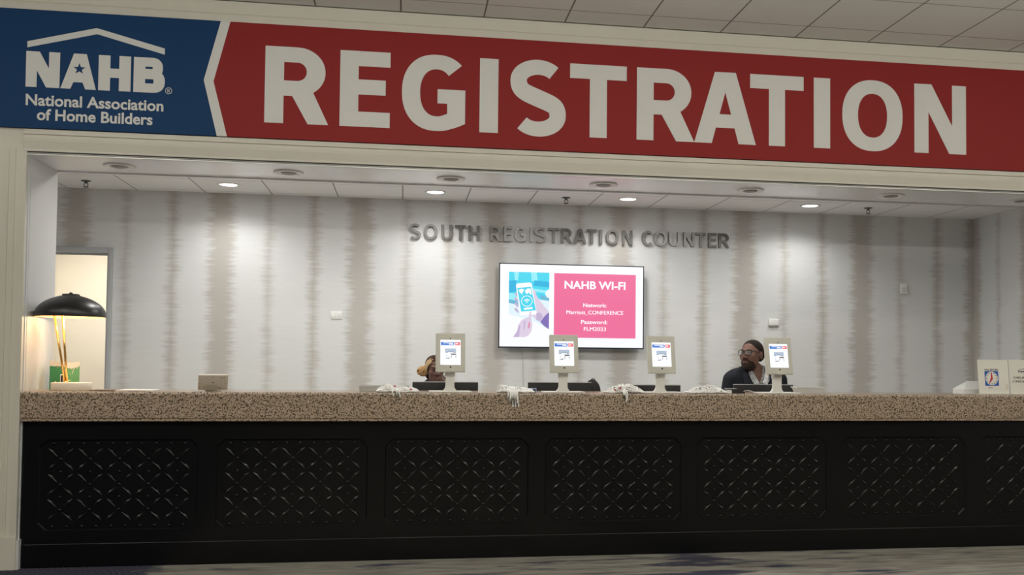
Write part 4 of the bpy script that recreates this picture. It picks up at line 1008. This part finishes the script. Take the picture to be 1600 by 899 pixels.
#PART3BEGIN
# =================================================================== PEOPLE
class Field:
    """signed distance grid, meshed with surface nets"""
    def __init__(s, lo, hi, h):
        s.lo = np.array(lo, np.float32); s.h = h
        s.n = np.ceil((np.array(hi)-np.array(lo))/h).astype(int)+1
        s.d = np.full(tuple(s.n), .5, np.float32)
    def win(s, lo, hi, pad):
        a = np.clip(np.floor((np.array(lo)-pad-s.lo)/s.h).astype(int), 0, s.n-1); b = np.clip(np.ceil((np.array(hi)+pad-s.lo)/s.h).astype(int)+1, 1, s.n)
        ax = [s.lo[i]+s.h*np.arange(a[i], b[i], dtype=np.float32) for i in range(3)]
        sl = tuple(slice(a[i], b[i]) for i in range(3))
        return sl, ax[0][:, None, None], ax[1][None, :, None], ax[2][None, None, :]
    def comb(s, sl, d, k, op):
        o = s.d[sl]
        if op == 'sub': d = -d
        if k <= 0: s.d[sl] = np.minimum(o, d) if op == 'add' else np.maximum(o, d); return
        if op == 'add':
            q = np.clip(.5+.5*(o-d)/k, 0, 1); s.d[sl] = o+(d-o)*q-k*q*(1-q)
        else:
            q = np.clip(.5-.5*(o-d)/k, 0, 1); s.d[sl] = o+(d-o)*q+k*q*(1-q)
    def ell(s, c, r, k=.02, op='add', R=None):
        m = max(r); sl, x, y, z = s.win(np.array(c)-m, np.array(c)+m, k+.03)
        x, y, z = x-c[0], y-c[1], z-c[2]
        if R is not None:
            x, y, z = (R[0][0]*x+R[1][0]*y+R[2][0]*z, R[0][1]*x+R[1][1]*y+R[2][1]*z, R[0][2]*x+R[1][2]*y+R[2][2]*z)
        k0 = np.sqrt((x/r[0])**2+(y/r[1])**2+(z/r[2])**2); k1 = np.sqrt((x/r[0]**2)**2+(y/r[1]**2)**2+(z/r[2]**2)**2)+1e-6
        s.comb(sl, (k0*(k0-1)/k1).astype(np.float32), k, op)
    def cap(s, a, b, r0, r1, k=.02, op='add', flat=None):
        a, b = np.array(a, float), np.array(b, float); m = max(r0, r1)
        sl, x, y, z = s.win(np.minimum(a, b)-m, np.maximum(a, b)+m, k+.03)
        ab = b-a; L = float(ab@ab)+1e-12
        t = np.clip(((x-a[0])*ab[0]+(y-a[1])*ab[1]+(z-a[2])*ab[2])/L, 0, 1)
        dx, dy, dz = x-a[0]-ab[0]*t, y-a[1]-ab[1]*t, z-a[2]-ab[2]*t
        s.comb(sl, (np.sqrt(dx*dx+dy*dy+dz*dz)-(r0+(r1-r0)*t)).astype(np.float32), k, op)
    def plane(s, n, off):
        """keep the side where n.p < off"""
        sl, x, y, z = s.win(s.lo, s.lo+s.h*s.n, 0)
        s.d = np.maximum(s.d, (n[0]*x+n[1]*y+n[2]*z-off).astype(np.float32))
    def mesh(s):
        d = s.d; ins = d < 0
        c = [ins[i:ins.shape[0]-1+i, j:ins.shape[1]-1+j, k:ins.shape[2]-1+k] for i in (0, 1) for j in (0, 1) for k in (0, 1)]
        cnt_ = sum(q.astype(np.int8) for q in c); mask = (cnt_ > 0) & (cnt_ < 8)
        idx = np.argwhere(mask); vid = np.full(mask.shape, -1, np.int32); vid[mask] = np.arange(len(idx))
        off = np.array([(i, j, k) for i in (0, 1) for j in (0, 1) for k in (0, 1)])
        val = np.stack([d[idx[:, 0]+o[0], idx[:, 1]+o[1], idx[:, 2]+o[2]] for o in off], 1)
        acc = np.zeros((len(idx), 3)); num = np.zeros(len(idx))
        for e in range(8):
            for f in range(e+1, 8):
                if np.abs(off[e]-off[f]).sum() != 1: continue
                va, vb = val[:, e], val[:, f]; cr = (va < 0) != (vb < 0)
                t = np.where(cr, va/np.where(cr, va-vb, 1), 0)
                acc += np.where(cr[:, None], off[e]+(off[f]-off[e])*t[:, None], 0); num += cr
        V = (idx+acc/num[:, None])*s.h+s.lo
        Fs = []
        for ax in range(3):
            b, c2 = (ax+1) % 3, (ax+2) % 3
            s0 = [slice(1, -1)]*3; s0[ax] = slice(0, -1); s1 = list(s0); s1[ax] = slice(1, None)
            A, B = ins[tuple(s0)], ins[tuple(s1)]
            for sign, mk in ((1, A & ~B), (-1, ~A & B)):
                p = np.argwhere(mk); p = p+np.array([1 if i != ax else 0 for i in range(3)])
                if len(p) == 0: continue
                qs = []
                for (db, dc) in ((-1, -1), (0, -1), (0, 0), (-1, 0)):
                    w_ = p.copy(); w_[:, b] += db; w_[:, c2] += dc; qs.append(vid[w_[:, 0], w_[:, 1], w_[:, 2]])
                qd = np.stack(qs, 1); Fs.append(qd if sign > 0 else qd[:, ::-1])
        return V, np.concatenate(Fs)
def field_obj(name, f, mt, parent=None, T=None):
    V, Q = f.mesh()
    if T is not None:
        M3 = np.array(T); V = V@M3[:3, :3].T+M3[:3, 3]
    me = bpy.data.meshes.new(name); me.from_pydata(V.tolist(), [], Q.tolist()); me.update()
    me.polygons.foreach_set('use_smooth', [True]*len(me.polygons))
    return link(name, me, mt, parent)

def person(P, label, cat='person'):
    """a standing figure facing -Y, hands resting on the desk; all lengths in metres"""
    s = P['scale']                      # body scale (1.0 = 1.70 m)
    hz = P['head_z']                    # height of the head's centre
    hs = P['head_s']; HY = P['head_y']
    HX = P.get('head_x', 0.0)
    Rh = Matrix.Rotation(P['yaw'], 3, 'Z') @ Matrix.Rotation(P.get('roll', 0), 3, 'Y') @ Matrix.Rotation(P.get('pitch', 0), 3, 'X')
    HC = Vector((HX, HY, hz))
    def H(x, y, z): return tuple(HC + Rh @ (Vector((x, y, z))*hs))
    RN = [[Rh[i][j] for j in range(3)] for i in range(3)]
    sh = P['shoulder_z']; sw = P['shoulder_w']
    dz = P['hand_z']; hy = P['hand_y']
    hip = .52*sh/.82
    top_ = hz+.17
    f = Field((-.46, -.60, -.02), (.46, .26, top_), P['res'])
    hip = sh*.64; kn = sh*.34
    # legs and feet
    for q in (-1, 1):
        f.cap((q*.095, .02, hip), (q*.105, .0, kn), .085*s, .058*s, .03); f.cap((q*.105, .0, kn), (q*.11, .035, .09), .056*s, .038*s, .02); f.ell((q*.105, .018, kn-.16), (.05*s, .055*s, .13*s), .03)
        f.ell((q*.115, -.045, .035), (.042, .12, .034), .02)
    # trunk
    f.ell((0, .02, hip+.03), (.165*s, .115*s, .13), .05); f.ell((0, .015, hip+.2), (.145*s, .11*s, .17), .06); f.ell((0, .01, sh-.16), (.17*s, .115*s, .19), .06)
    f.cap((-sw*.82, .02, sh-.035), (sw*.82, .02, sh-.035), .055*s, .055*s, .05)
    f.cap((0, .03, sh-.03), (HX*.9, HY*.5+.03, hz-.10*hs), .060*s, .055*s, .04)
    f.cap((-sw*.5, .03, sh-.01), (0, .03, sh+.05), .03, .05, .05); f.cap((sw*.5, .03, sh-.01), (0, .03, sh+.05), .03, .05, .05)
    # arms, forearms, hands with five fingers
    wr = {}
    for q in (-1, 1):
        S = Vector((q*sw, .02, sh-.04)); E = Vector((q*(sw+.055), .05, sh-.33)); Wr = Vector((q*(sw*.98), hy+.12, dz+.035))
        f.cap(S, E, .052*s, .042*s, .03); f.cap(E, Wr, .043*s, .027*s, .02); wr[q] = (S, E, Wr)
        pc = Vector((q*(sw*.96), hy+.045, dz+.022)); f.ell(pc, (.040, .052, .015), .02)
        f.cap(Wr, pc+Vector((0, .02, 0)), .026*s, .022, .02)
        for k, (fx_, ln) in enumerate(((-.028, .062), (-.009, .072), (.010, .068), (.028, .052))):
            b0 = pc+Vector((fx_, -.042, .003)); b1 = b0+Vector((fx_*.25, -ln*.52, .006)); b2 = b1+Vector((fx_*.1, -ln*.48, -.016))
            f.cap(b0, b1, .0092, .0085, .006); f.cap(b1, b2, .0085, .0072, .004)
        t0 = pc+Vector((-q*.034, .012, 0)); t1 = t0+Vector((-q*.024, -.028, -.004)); t2 = t1+Vector((-q*.006, -.028, -.006))
        f.cap(t0, t1, .0125, .0105, .008); f.cap(t1, t2, .0105, .0085, .004)
    # head
    w_ = P.get('face_w', 1.0)
    f.ell(H(0, .012, .030), (.077*hs*w_, .096*hs, .088*hs), .02, R=RN)
    f.ell(H(0, -.022, -.030), (.064*hs*w_, .073*hs, .095*hs), .03, R=RN)
    f.ell(H(0, -.036, -.078), (.050*hs*w_, .048*hs, .042*hs), .03, R=RN)
    f.ell(H(0, -.072, -.100), (.026*hs, .020*hs, .019*hs), .02, R=RN)
    for q in (-1, 1):
        f.ell(H(q*.044*w_, -.062, -.022), (.024*hs, .022*hs, .024*hs), .02, R=RN)
        f.ell(H(q*.031, -.098, .012), (.017*hs, .014*hs, .012*hs), .012, 'sub', R=RN)
        f.ell(H(q*.031, -.078, .012), (.0165*hs, .0145*hs, .0135*hs), .004, R=RN)
        f.cap(H(q*.014, -.094, .030), H(q*.046, -.082, .031), .0085*hs, .007*hs, .012)
        f.ell(H(q*.079*w_, .008, -.006), (.010*hs, .022*hs, .033*hs), .008, R=RN)
        f.ell(H(q*.016, -.103, -.030), (.011*hs, .012*hs, .009*hs), .008, R=RN)
    f.cap(H(0, -.092, .018), H(0, -.114, -.024), .009*hs, .0145*hs, .012)
    f.cap(H(-.020, -.086, -.058), H(.020, -.086, -.058), .0075*hs, .0075*hs, .008); f.cap(H(-.016, -.086, -.070), H(.016, -.086, -.070), .0085*hs, .0085*hs, .008)
    f.cap(H(-.022, -.098, -.0635), H(.022, -.098, -.0635), .003*hs, .003*hs, .003, 'sub')
    TM_ = Matrix.Translation(P['loc']) @ Matrix.Rotation(P.get('body_yaw', 0), 4, 'Z')
    body = field_obj('person', f, P['skin'])
    body.matrix_world = TM_; tag(body, label, cat)
    # eyes and lips
    TH = Matrix.Translation(HC) @ Rh.to_4x4() @ Matrix.Scale(hs, 4)
    for q in (-1, 1):
        m = MB(); m.lathe([(.0001, -.0115), (.006, -.0098), (.0100, -.0055), (.0115, 0), (.0100, .0055), (.006, .0098), (.0001, .0115)], (q*.031, -.0805, .012), 16); e = m.build('eyeball', M_eye, body, M=TH)
        m = MB(); gx = P.get('gaze', 0.0)*.006; m.lathe([(.0055, 0), (.005, .0012), (.0001, .0016)], (q*.031+gx, -.0915, .012), 14, 0, Matrix.Rotation(PI/2, 3, 'X')); m.build('iris', M_iris, e, M=TH)
        m = MB(); m.tube([(q*.016, -.1015, .029), (q*.030, -.0985, .0345), (q*.046, -.086, .033)], .0035, 6); m.build('eyebrow', P['hairm'], body, M=TH)
    return body, f, dict(H=H, RN=RN, TH=TH, wr=wr, sh=sh, sw=sw, hip=hip, kn=kn, TM=TM_, hs=hs, s=s, Rh=Rh, HC=HC)

M_eye = mat('eye_white', (.62, .58, .54), .3); M_iris = mat('dark_iris', (.02, .012, .008), .2)
def skin_mat(name, c):
    m = mat(name, c, .48, spec=.4); t = NT(m); g = t.n('ShaderNodeNewGeometry')
    t.l(t.mix(t.noise(g.outputs['Position'], 38.0, 3.0), tuple(x*.86 for x in c), tuple(x*1.14 for x in c)), t.b.inputs['Base Color']); return m
M_skin1 = skin_mat('warm_brown_skin', (.175, .088, .063)); M_skin2 = skin_mat('deep_brown_skin', (.150, .078, .062))
def fuzz(name, c, c2, sc=120.0, rough=.85):
    m = mat(name, c, rough, spec=.2); t = NT(m); g = t.n('ShaderNodeNewGeometry'); n = t.noise(g.outputs['Position'], sc, 3.0)
    t.l(t.mix(n, c, c2), t.b.inputs['Base Color']); t.bump(n, .6, .006); return m
M_hair1 = fuzz('short_black_hair', (.010, .008, .006), (.030, .020, .016))
M_beard = fuzz('black_beard', (.016, .010, .008), (.055, .032, .026))
M_hair2 = fuzz('dark_brown_hair', (.016, .009, .007), (.07, .032, .022), 80)
M_curls = fuzz('honey_blonde_curls', (.30, .15, .06), (.60, .40, .20), 90)
M_streak = fuzz('pale_blonde_hair', (.40, .26, .13), (.62, .46, .30), 90)
M_blazer = fuzz('charcoal_blazer', (.016, .018, .024), (.026, .029, .038), 300)
M_trouser = fuzz('dark_trousers', (.02, .02, .024), (.035, .035, .04), 300)
M_shoe = mat('black_shoe', (.015, .014, .013), .35)
def striped():
    m = mat('patterned_shirt', (.6, .6, .58), .7); t = NT(m); tc = t.n('ShaderNodeTexCoord')
    w1 = t.n('ShaderNodeTexWave', i_Scale=26.0, i_Distortion=6.0, i_Detail=2.0); w1.inputs['Detail Scale'].default_value = 3.0; t.l(tc.outputs['Object'], w1.inputs[0])
    t.l(t.mix(t.ramp(w1.outputs[0], [(.42, (0, 0, 0)), (.58, (1, 1, 1))]), (.72, .72, .69), (.13, .14, .17)), t.b.inputs['Base Color']); return m
M_shirt = striped(); M_collar = mat('white_collar', (.66, .65, .61), .7)
M_top2 = fuzz('black_knit_top', (.014, .014, .016), (.026, .026, .03), 200)
M_lensg = mat('spectacle_lens', (.9, .92, .93), .03); M_lensg.node_tree.nodes['Principled BSDF'].inputs['Alpha'].default_value = .14

def trousers(body, I, mt, res=.009):
    f = Field((-.3, -.25, .05), (.3, .3, I['hip']+.22), res); s = I['s']
    for q in (-1, 1):
        f.cap((q*.095, .02, I['hip']), (q*.105, .0, I['kn']), .098*s, .075*s, .03); f.cap((q*.105, .0, I['kn']), (q*.11, .03, .09), .073*s, .060*s, .02)
    f.ell((0, .02, I['hip']+.03), (.180*s, .13*s, .15), .04); f.plane((0, 0, 1), I['hip']+.16); f.plane((0, 0, -1), -.075)
    field_obj('trousers', f, mt, body)
def shoes(body, mt):
    for q in (-1, 1):
        f = Field((-.3, -.22, -.01), (.3, .16, .12), .006); f.ell((q*.115, -.048, .036), (.049, .135, .042), .01); f.ell((q*.112, .03, .06), (.046, .055, .05), .02); f.plane((0, 0, -1), 0.0); field_obj('shoe', f, mt, body)

# ---- person in the blazer
hp = at(1177, 532, 1.06); hb_ = at(1174, 581, 1.06)
hc_z = hp.z-.128
man_loc = Vector((at(1181, 590, 1.16).x, 1.16, 0))
PM = dict(scale=1.06, head_z=hc_z, head_s=1.10, head_y=-.05, head_x=at(1177, 550, 1.07).x-man_loc.x, yaw=R_(-52), roll=R_(0), pitch=R_(-4), shoulder_z=hc_z-.172, shoulder_w=.222, hand_z=DZT, hand_y=-.38, res=.0062, loc=man_loc, skin=M_skin1, hairm=M_hair1, face_w=1.06, gaze=-.6)
man, mf, I = person(PM, 'seated-height person in a charcoal blazer, black glasses and beard, looking left behind the rightmost kiosk')
man['label'] = 'bearded person in charcoal blazer and black glasses looking left beside the rightmost kiosk'
H, RN, TH, hs = I['H'], I['RN'], I['TH'], I['hs']
def headfield(res=.0042, d=.20):
    c = I['HC']; return Field((c.x-d, c.y-d, c.z-d), (c.x+d, c.y+d, c.z+d), res)
def wave(f, amp, k=330.0):
    sl, x, y, z = f.win(f.lo, f.lo+f.h*f.n, 0)
    f.d = f.d+(amp*(np.sin(k*x+1.3*np.sin(90*z))*np.sin(k*y+np.sin(110*x))*np.sin(k*z+1.1*np.sin(100*y)))).astype(np.float32)
def hplane(f, n, p):
    """keep the side of a plane given in head space"""
    nn = I['Rh'] @ Vector(n); pt = Vector(H(*p)); f.plane(tuple(nn), nn.dot(pt))
f = headfield(); f.ell(H(0, .015, .034), (.0795*hs*1.06, .098*hs, .090*hs), .01, R=RN)
f.ell(H(0, .045, -.004), (.0785*hs*1.06, .066*hs, .062*hs), .02, R=RN)
wave(f, .0014)
hplane(f, (0, -1, -.36), (0, -.058, .080)); hplane(f, (0, 0, -1), (0, 0, -.050))
g = headfield(); g.ell(H(0, -.055, -.02), (.12*hs, .074*hs, .085*hs), .01, R=RN); f.d = np.maximum(f.d, -g.d)
field_obj('hair', f, M_hair1, man)
f = headfield(); w_ = 1.06
f.ell(H(0, -.022, -.034), (.0655*hs*w_, .0742*hs, .0955*hs), .03, R=RN); f.ell(H(0, -.036, -.080), (.0522*hs*w_, .0498*hs, .0438*hs), .03, R=RN); f.ell(H(0, -.073, -.104), (.0295*hs, .0225*hs, .0215*hs), .02, R=RN)
hplane(f, (0, .8, 1), (0, -.088, -.043)); hplane(f, (0, 1, 0), (0, -.022, 0))
g = headfield(); wave(f, .0012)
g.ell(H(0, -.096, -.0640), (.019*hs, .022*hs, .0078*hs), .004, R=RN)
for q in (-1, 1): g.ell(H(q*.05, -.075, -.030), (.030*hs, .034*hs, .028*hs), .01, R=RN)
g.ell(H(0, -.112, -.030), (.020*hs, .02*hs, .014*hs), .006, R=RN)
f.d = np.maximum(f.d, -g.d)
f.cap(H(-.028, -.084, -.056), H(0, -.098, -.047), .006*hs, .007*hs, .004); f.cap(H(.028, -.084, -.056), H(0, -.098, -.047), .006*hs, .007*hs, .004)
field_obj('beard', f, M_beard, man)
m = MB(); m.tube([(-.021, -.0905, -.0605), (-.010, -.0965, -.0585), (0, -.0975, -.0600), (.010, -.0965, -.0585), (.021, -.0905, -.0605)], .0042, 6); m.tube([(-.020, -.0905, -.0650), (-.010, -.0965, -.0705), (0, -.0980, -.0720), (.010, -.0965, -.0705), (.020, -.0905, -.0650)], .0050, 6); m.build('lips', mat('brown_lips', (.115, .050, .043), .45), man, M=TH)
m = MB()
for q in (-1, 1):
    cx_ = q*.034; pts = []
    for k in range(28):
        t = 2*PI*k/28; c, s_ = math.cos(t), math.sin(t); e = .55
        x = cx_+.0265*math.copysign(abs(c)**e, c); z = .009+.0205*math.copysign(abs(s_)**e, s_); pts.append((x, -.1185+abs(x)*.30-.0, z))
    m.tube(pts, .0030, 6, closed=True)
    m.tube([(q*.061, -.100, .020), (q*.080, -.070, .020), (q*.0875, -.02, .016), (q*.086, .010, .012), (q*.083, .03, -.006)], .0026, 6)
m.tube([(-.009, -.1165, .014), (0, -.120, .017), (.009, -.1165, .014)], .0028, 6)
gl = m.build('glasses', mat('black_glasses_frame', (.012, .011, .011), .3), man, M=TH)
for q in (-1, 1):
    m = MB(); cx_ = q*.034; pts = []
    for k in range(28):
        t = 2*PI*k/28; c, s_ = math.cos(t), math.sin(t); e = .55
        x = cx_+.0262*math.copysign(abs(c)**e, c); z = .009+.0202*math.copysign(abs(s_)**e, s_); pts.append((x, -.1185+abs(x)*.30, z))
    m.add(pts, [tuple(range(28))]); m.build('lens', M_lensg, gl, M=TH)
# shirt, collar, blazer
def torso_field(grow, res, s=1.06, lo=.62):
    sh, sw = I['sh'], I['sw']; f = Field((-.48, -.62, lo), (.48, .28, sh+.16), res)
    f.ell((0, .02, I['hip']+.03), (.165*s+grow, .115*s+grow, .13+grow), .05); f.ell((0, .015, I['hip']+.2), (.150*s+grow, .115*s+grow, .17+grow), .06); f.ell((0, .01, sh-.16), (.172*s+grow, .118*s+grow, .19+grow), .06)
    f.cap((-sw*.82, .02, sh-.035), (sw*.82, .02, sh-.035), .057*s+grow, .057*s+grow, .05)
    f.cap((-sw*.62, .03, sh-.01), (0, .03, sh+.07), .030+grow, .05+grow, .05); f.cap((sw*.62, .03, sh-.01), (0, .03, sh+.07), .030+grow, .05+grow, .05)
    return f
sh, sw = I['sh'], I['sw']
f = torso_field(.006, .0065)
def neckcut(f, z, w, dep):
    """open V at the front of the neck"""
    sl, x, y, zz = f.win(f.lo, f.lo+f.h*f.n, 0)
    v = np.maximum(np.abs(x)-w*np.clip((zz-(z-dep))/dep, 0, 1.3), np.maximum((z-dep)-zz, y-.03)).astype(np.float32)
    f.d = np.maximum(f.d, -v)
neckcut(f, sh+.045, .055, .13)
sl, x, y, zz = f.win(f.lo, f.lo+f.h*f.n, 0)
f.d = np.maximum(f.d, (zz-(sh+.075)).astype(np.float32)); field_obj('shirt', f, M_shirt, man)
m = MB()
for q in (-1, 1):
    A_ = [Vector((q*.075, .06, sh+.085)), Vector((q*.078, -.01, sh+.072)), Vector((q*.052, -.085, sh+.010)), Vector((q*.014, -.128, sh-.075))]
    B_ = [Vector((q*.096, .065, sh+.045)), Vector((q*.103, -.02, sh+.030)), Vector((q*.098, -.100, sh-.040)), Vector((q*.055, -.136, sh-.095))]
    n = len(A_); o = Vector((0, -.004, .002)); vs = [tuple(v) for v in A_+B_]+[tuple(v+o) for v in A_+B_]
    fs = [(i, i+1, n+i+1, n+i) for i in range(n-1)]+[(2*n+i, 3*n+i, 3*n+i+1, 2*n+i+1) for i in range(n-1)]+[(i, 2*n+i, 2*n+i+1, i+1) for i in range(n-1)]+[(n+i, n+i+1, 3*n+i+1, 3*n+i) for i in range(n-1)]+[(n-1, 2*n-1, 4*n-1, 3*n-1)]
    m.add(vs, fs, 0, True)
m.build('shirt_collar', M_shirt, man)
f = torso_field(.022, .0065)
for q in (-1, 1):
    S, E, Wr = I['wr'][q]; f.cap(S+Vector((q*.006, 0, -.012)), E, .070, .060, .03); f.cap(E, E+(Wr-E)*.93, .058, .044, .02)
sl, x, y, zz = f.win(f.lo, f.lo+f.h*f.n, 0)
v = np.maximum(np.abs(x)-(.118*np.clip((zz-(sh-.30))/.36, 0, 1.0)), np.maximum((sh-.30)-zz, y-.02)).astype(np.float32); f.d = np.maximum(f.d, -v)
ncap = np.sqrt((x*.95)**2+(y-.04)**2)-.092
f.d = np.maximum(f.d, np.where(zz > sh-.03, -ncap, -1).astype(np.float32)); f.d = np.maximum(f.d, (zz-(sh+.075)).astype(np.float32))
f.d = np.maximum(f.d, (-(zz-.72)).astype(np.float32))
field_obj('blazer', f, M_blazer, man)
m = MB()
for q in (-1, 1):
    A_ = [Vector((q*.088, .02, sh+.070)), Vector((q*.100, -.075, sh+.012)), Vector((q*.078, -.140, sh-.09)), Vector((q*.030, -.160, sh-.23))]
    B_ = [Vector((q*.118, .02, sh+.040)), Vector((q*.150, -.085, sh-.020)), Vector((q*.150, -.128, sh-.10)), Vector((q*.060, -.158, sh-.24))]
    n = len(A_); o = Vector((0, -.006, .002)); vs = [tuple(v) for v in A_+B_]+[tuple(v+o) for v in A_+B_]
    fs = [(i, i+1, n+i+1, n+i) for i in range(n-1)]+[(2*n+i, 3*n+i, 3*n+i+1, 2*n+i+1) for i in range(n-1)]+[(i, 2*n+i, 2*n+i+1, i+1) for i in range(n-1)]+[(n+i, n+i+1, 3*n+i+1, 3*n+i) for i in range(n-1)]+[(n-1, 2*n-1, 4*n-1, 3*n-1)]
    m.add(vs, fs, 0, True)
m.build('lapels', M_blazer, man)
trousers(man, I, M_trouser); shoes(man, M_shoe)

# ---- person with curly hair
wp = at(683, 557, 1.42); hc2 = wp.z-.115
wl = Vector((at(684, 590, 1.45).x, 1.45, 0))
PW = dict(scale=.90, head_z=hc2, head_s=.96, head_y=-.03, head_x=at(679.5, 575, 1.42).x-wl.x, yaw=R_(10), roll=R_(-4), pitch=R_(8), shoulder_z=hc2-.155, shoulder_w=.17, hand_z=DZT-.02, hand_y=-.40, res=.0062, loc=wl, skin=M_skin2, hairm=M_hair2, face_w=.98, gaze=.3)
wom, wf, I = person(PW, 'smiling person with blonde curls at the side, head half hidden by the leftmost kiosk')
H, RN, TH, hs = I['H'], I['RN'], I['TH'], I['hs']
f = headfield(); f.ell(H(0, .022, .036), (.084*hs, .100*hs, .092*hs), .01, R=RN); f.ell(H(-.01, .05, -.03), (.078*hs, .065*hs, .08*hs), .02, R=RN)
hplane(f, (0, -1, -.62), (0, -.076, .046)); hplane(f, (0, 0, -1), (0, 0, -.09))
g = headfield(); g.ell(H(.0, -.058, -.025), (.074*hs, .07*hs, .092*hs), .01, R=RN); f.d = np.maximum(f.d, -g.d)
for q in (-1, 1): f.cap(H(q*.070, -.040, .045), H(q*.078, -.015, -.03), .012*hs, .008*hs, .01)
field_obj('hair', f, M_hair2, wom)
rg = random.Random(11); f = headfield(.004, .24)
for k in range(150):
    a, b = rg.random()*6.28, rg.uniform(-1, 1); r = (1-b*b)**.5
    c = (-.108+.046*r*math.cos(a), .008+.042*r*math.sin(a), -.010+.040*b); q_ = rg.uniform(.007, .012)*hs; f.ell(H(*c), (q_, q_, q_), .002)
f.ell(H(-.108, .012, -.012), (.034*hs, .034*hs, .030*hs), .006)
field_obj('curls', f, M_curls, wom)['label'] = 'honey blonde curls gathered at the side of the head'
f = headfield(.0035, .2)
for k, (a, b, c) in enumerate((((-.030, -.058, .104), (-.064, -.046, .078), (-.088, -.026, .040)), ((-.040, -.070, .084), (-.070, -.054, .058), (-.088, -.030, .022)), ((-.040, -.030, .112), (-.070, -.022, .086), (-.090, -.010, .048)), ((-.050, -.045, .098), (-.074, -.036, .072), (-.092, -.020, .036)), ((-.054, -.064, .074), (-.076, -.050, .048), (-.088, -.034, .014)))):
    a, b, c = (tuple(x*.965 for x in q_) for q_ in (a, b, c)); f.cap(H(*a), H(*b), .0050*hs, .0075*hs, .006); f.cap(H(*b), H(*c), .0075*hs, .0095*hs, .006)
field_obj('hair_streaks', f, M_streak, wom)['label'] = 'pale blonde streaks across the dark hair'
m = MB(); m.tube([(-.021, -.0955, -.0605), (-.011, -.0990, -.0645), (0, -.1005, -.0660), (.011, -.0990, -.0645), (.021, -.0945, -.0605)], .0034, 6); m.build('teeth', mat('teeth', (.62, .57, .52), .35), wom, M=TH)
m = MB(); m.tube([(-.025, -.0935, -.0575), (-.012, -.1010, -.0600), (0, -.1035, -.0610), (.012, -.1010, -.0600), (.025, -.0935, -.0575)], .0036, 6); m.tube([(-.025, -.0935, -.0585), (-.012, -.0995, -.0690), (0, -.1015, -.0715), (.012, -.0995, -.0690), (.025, -.0935, -.0585)], .0040, 6); m.build('lips', mat('deep_rose_lips', (.16, .055, .055), .4), wom, M=TH)
m = MB(); m.tube([(-.079, .005, -.040), (-.080, .004, -.052), (-.080, .004, -.066)], .0022, 6); m.build('earring', M_clip, wom, M=TH)
sh, sw = I['sh'], I['sw']; f = torso_field(.012, .008, .90)
for q in (-1, 1):
    S, E, Wr = I['wr'][q]; f.cap(S, E, .060, .052, .03); f.cap(E, E+(Wr-E)*.9, .050, .036, .02)
sl, x, y, zz = f.win(f.lo, f.lo+f.h*f.n, 0); ncap = np.sqrt(x**2+(y+.01)**2)-.095
f.d = np.maximum(f.d, np.where(zz > sh-.06, -ncap, -1).astype(np.float32)); f.d = np.maximum(f.d, (-(zz-.66)).astype(np.float32)); field_obj('knit_top', f, M_top2, wom)
trousers(wom, I, M_trouser); shoes(wom, M_shoe)
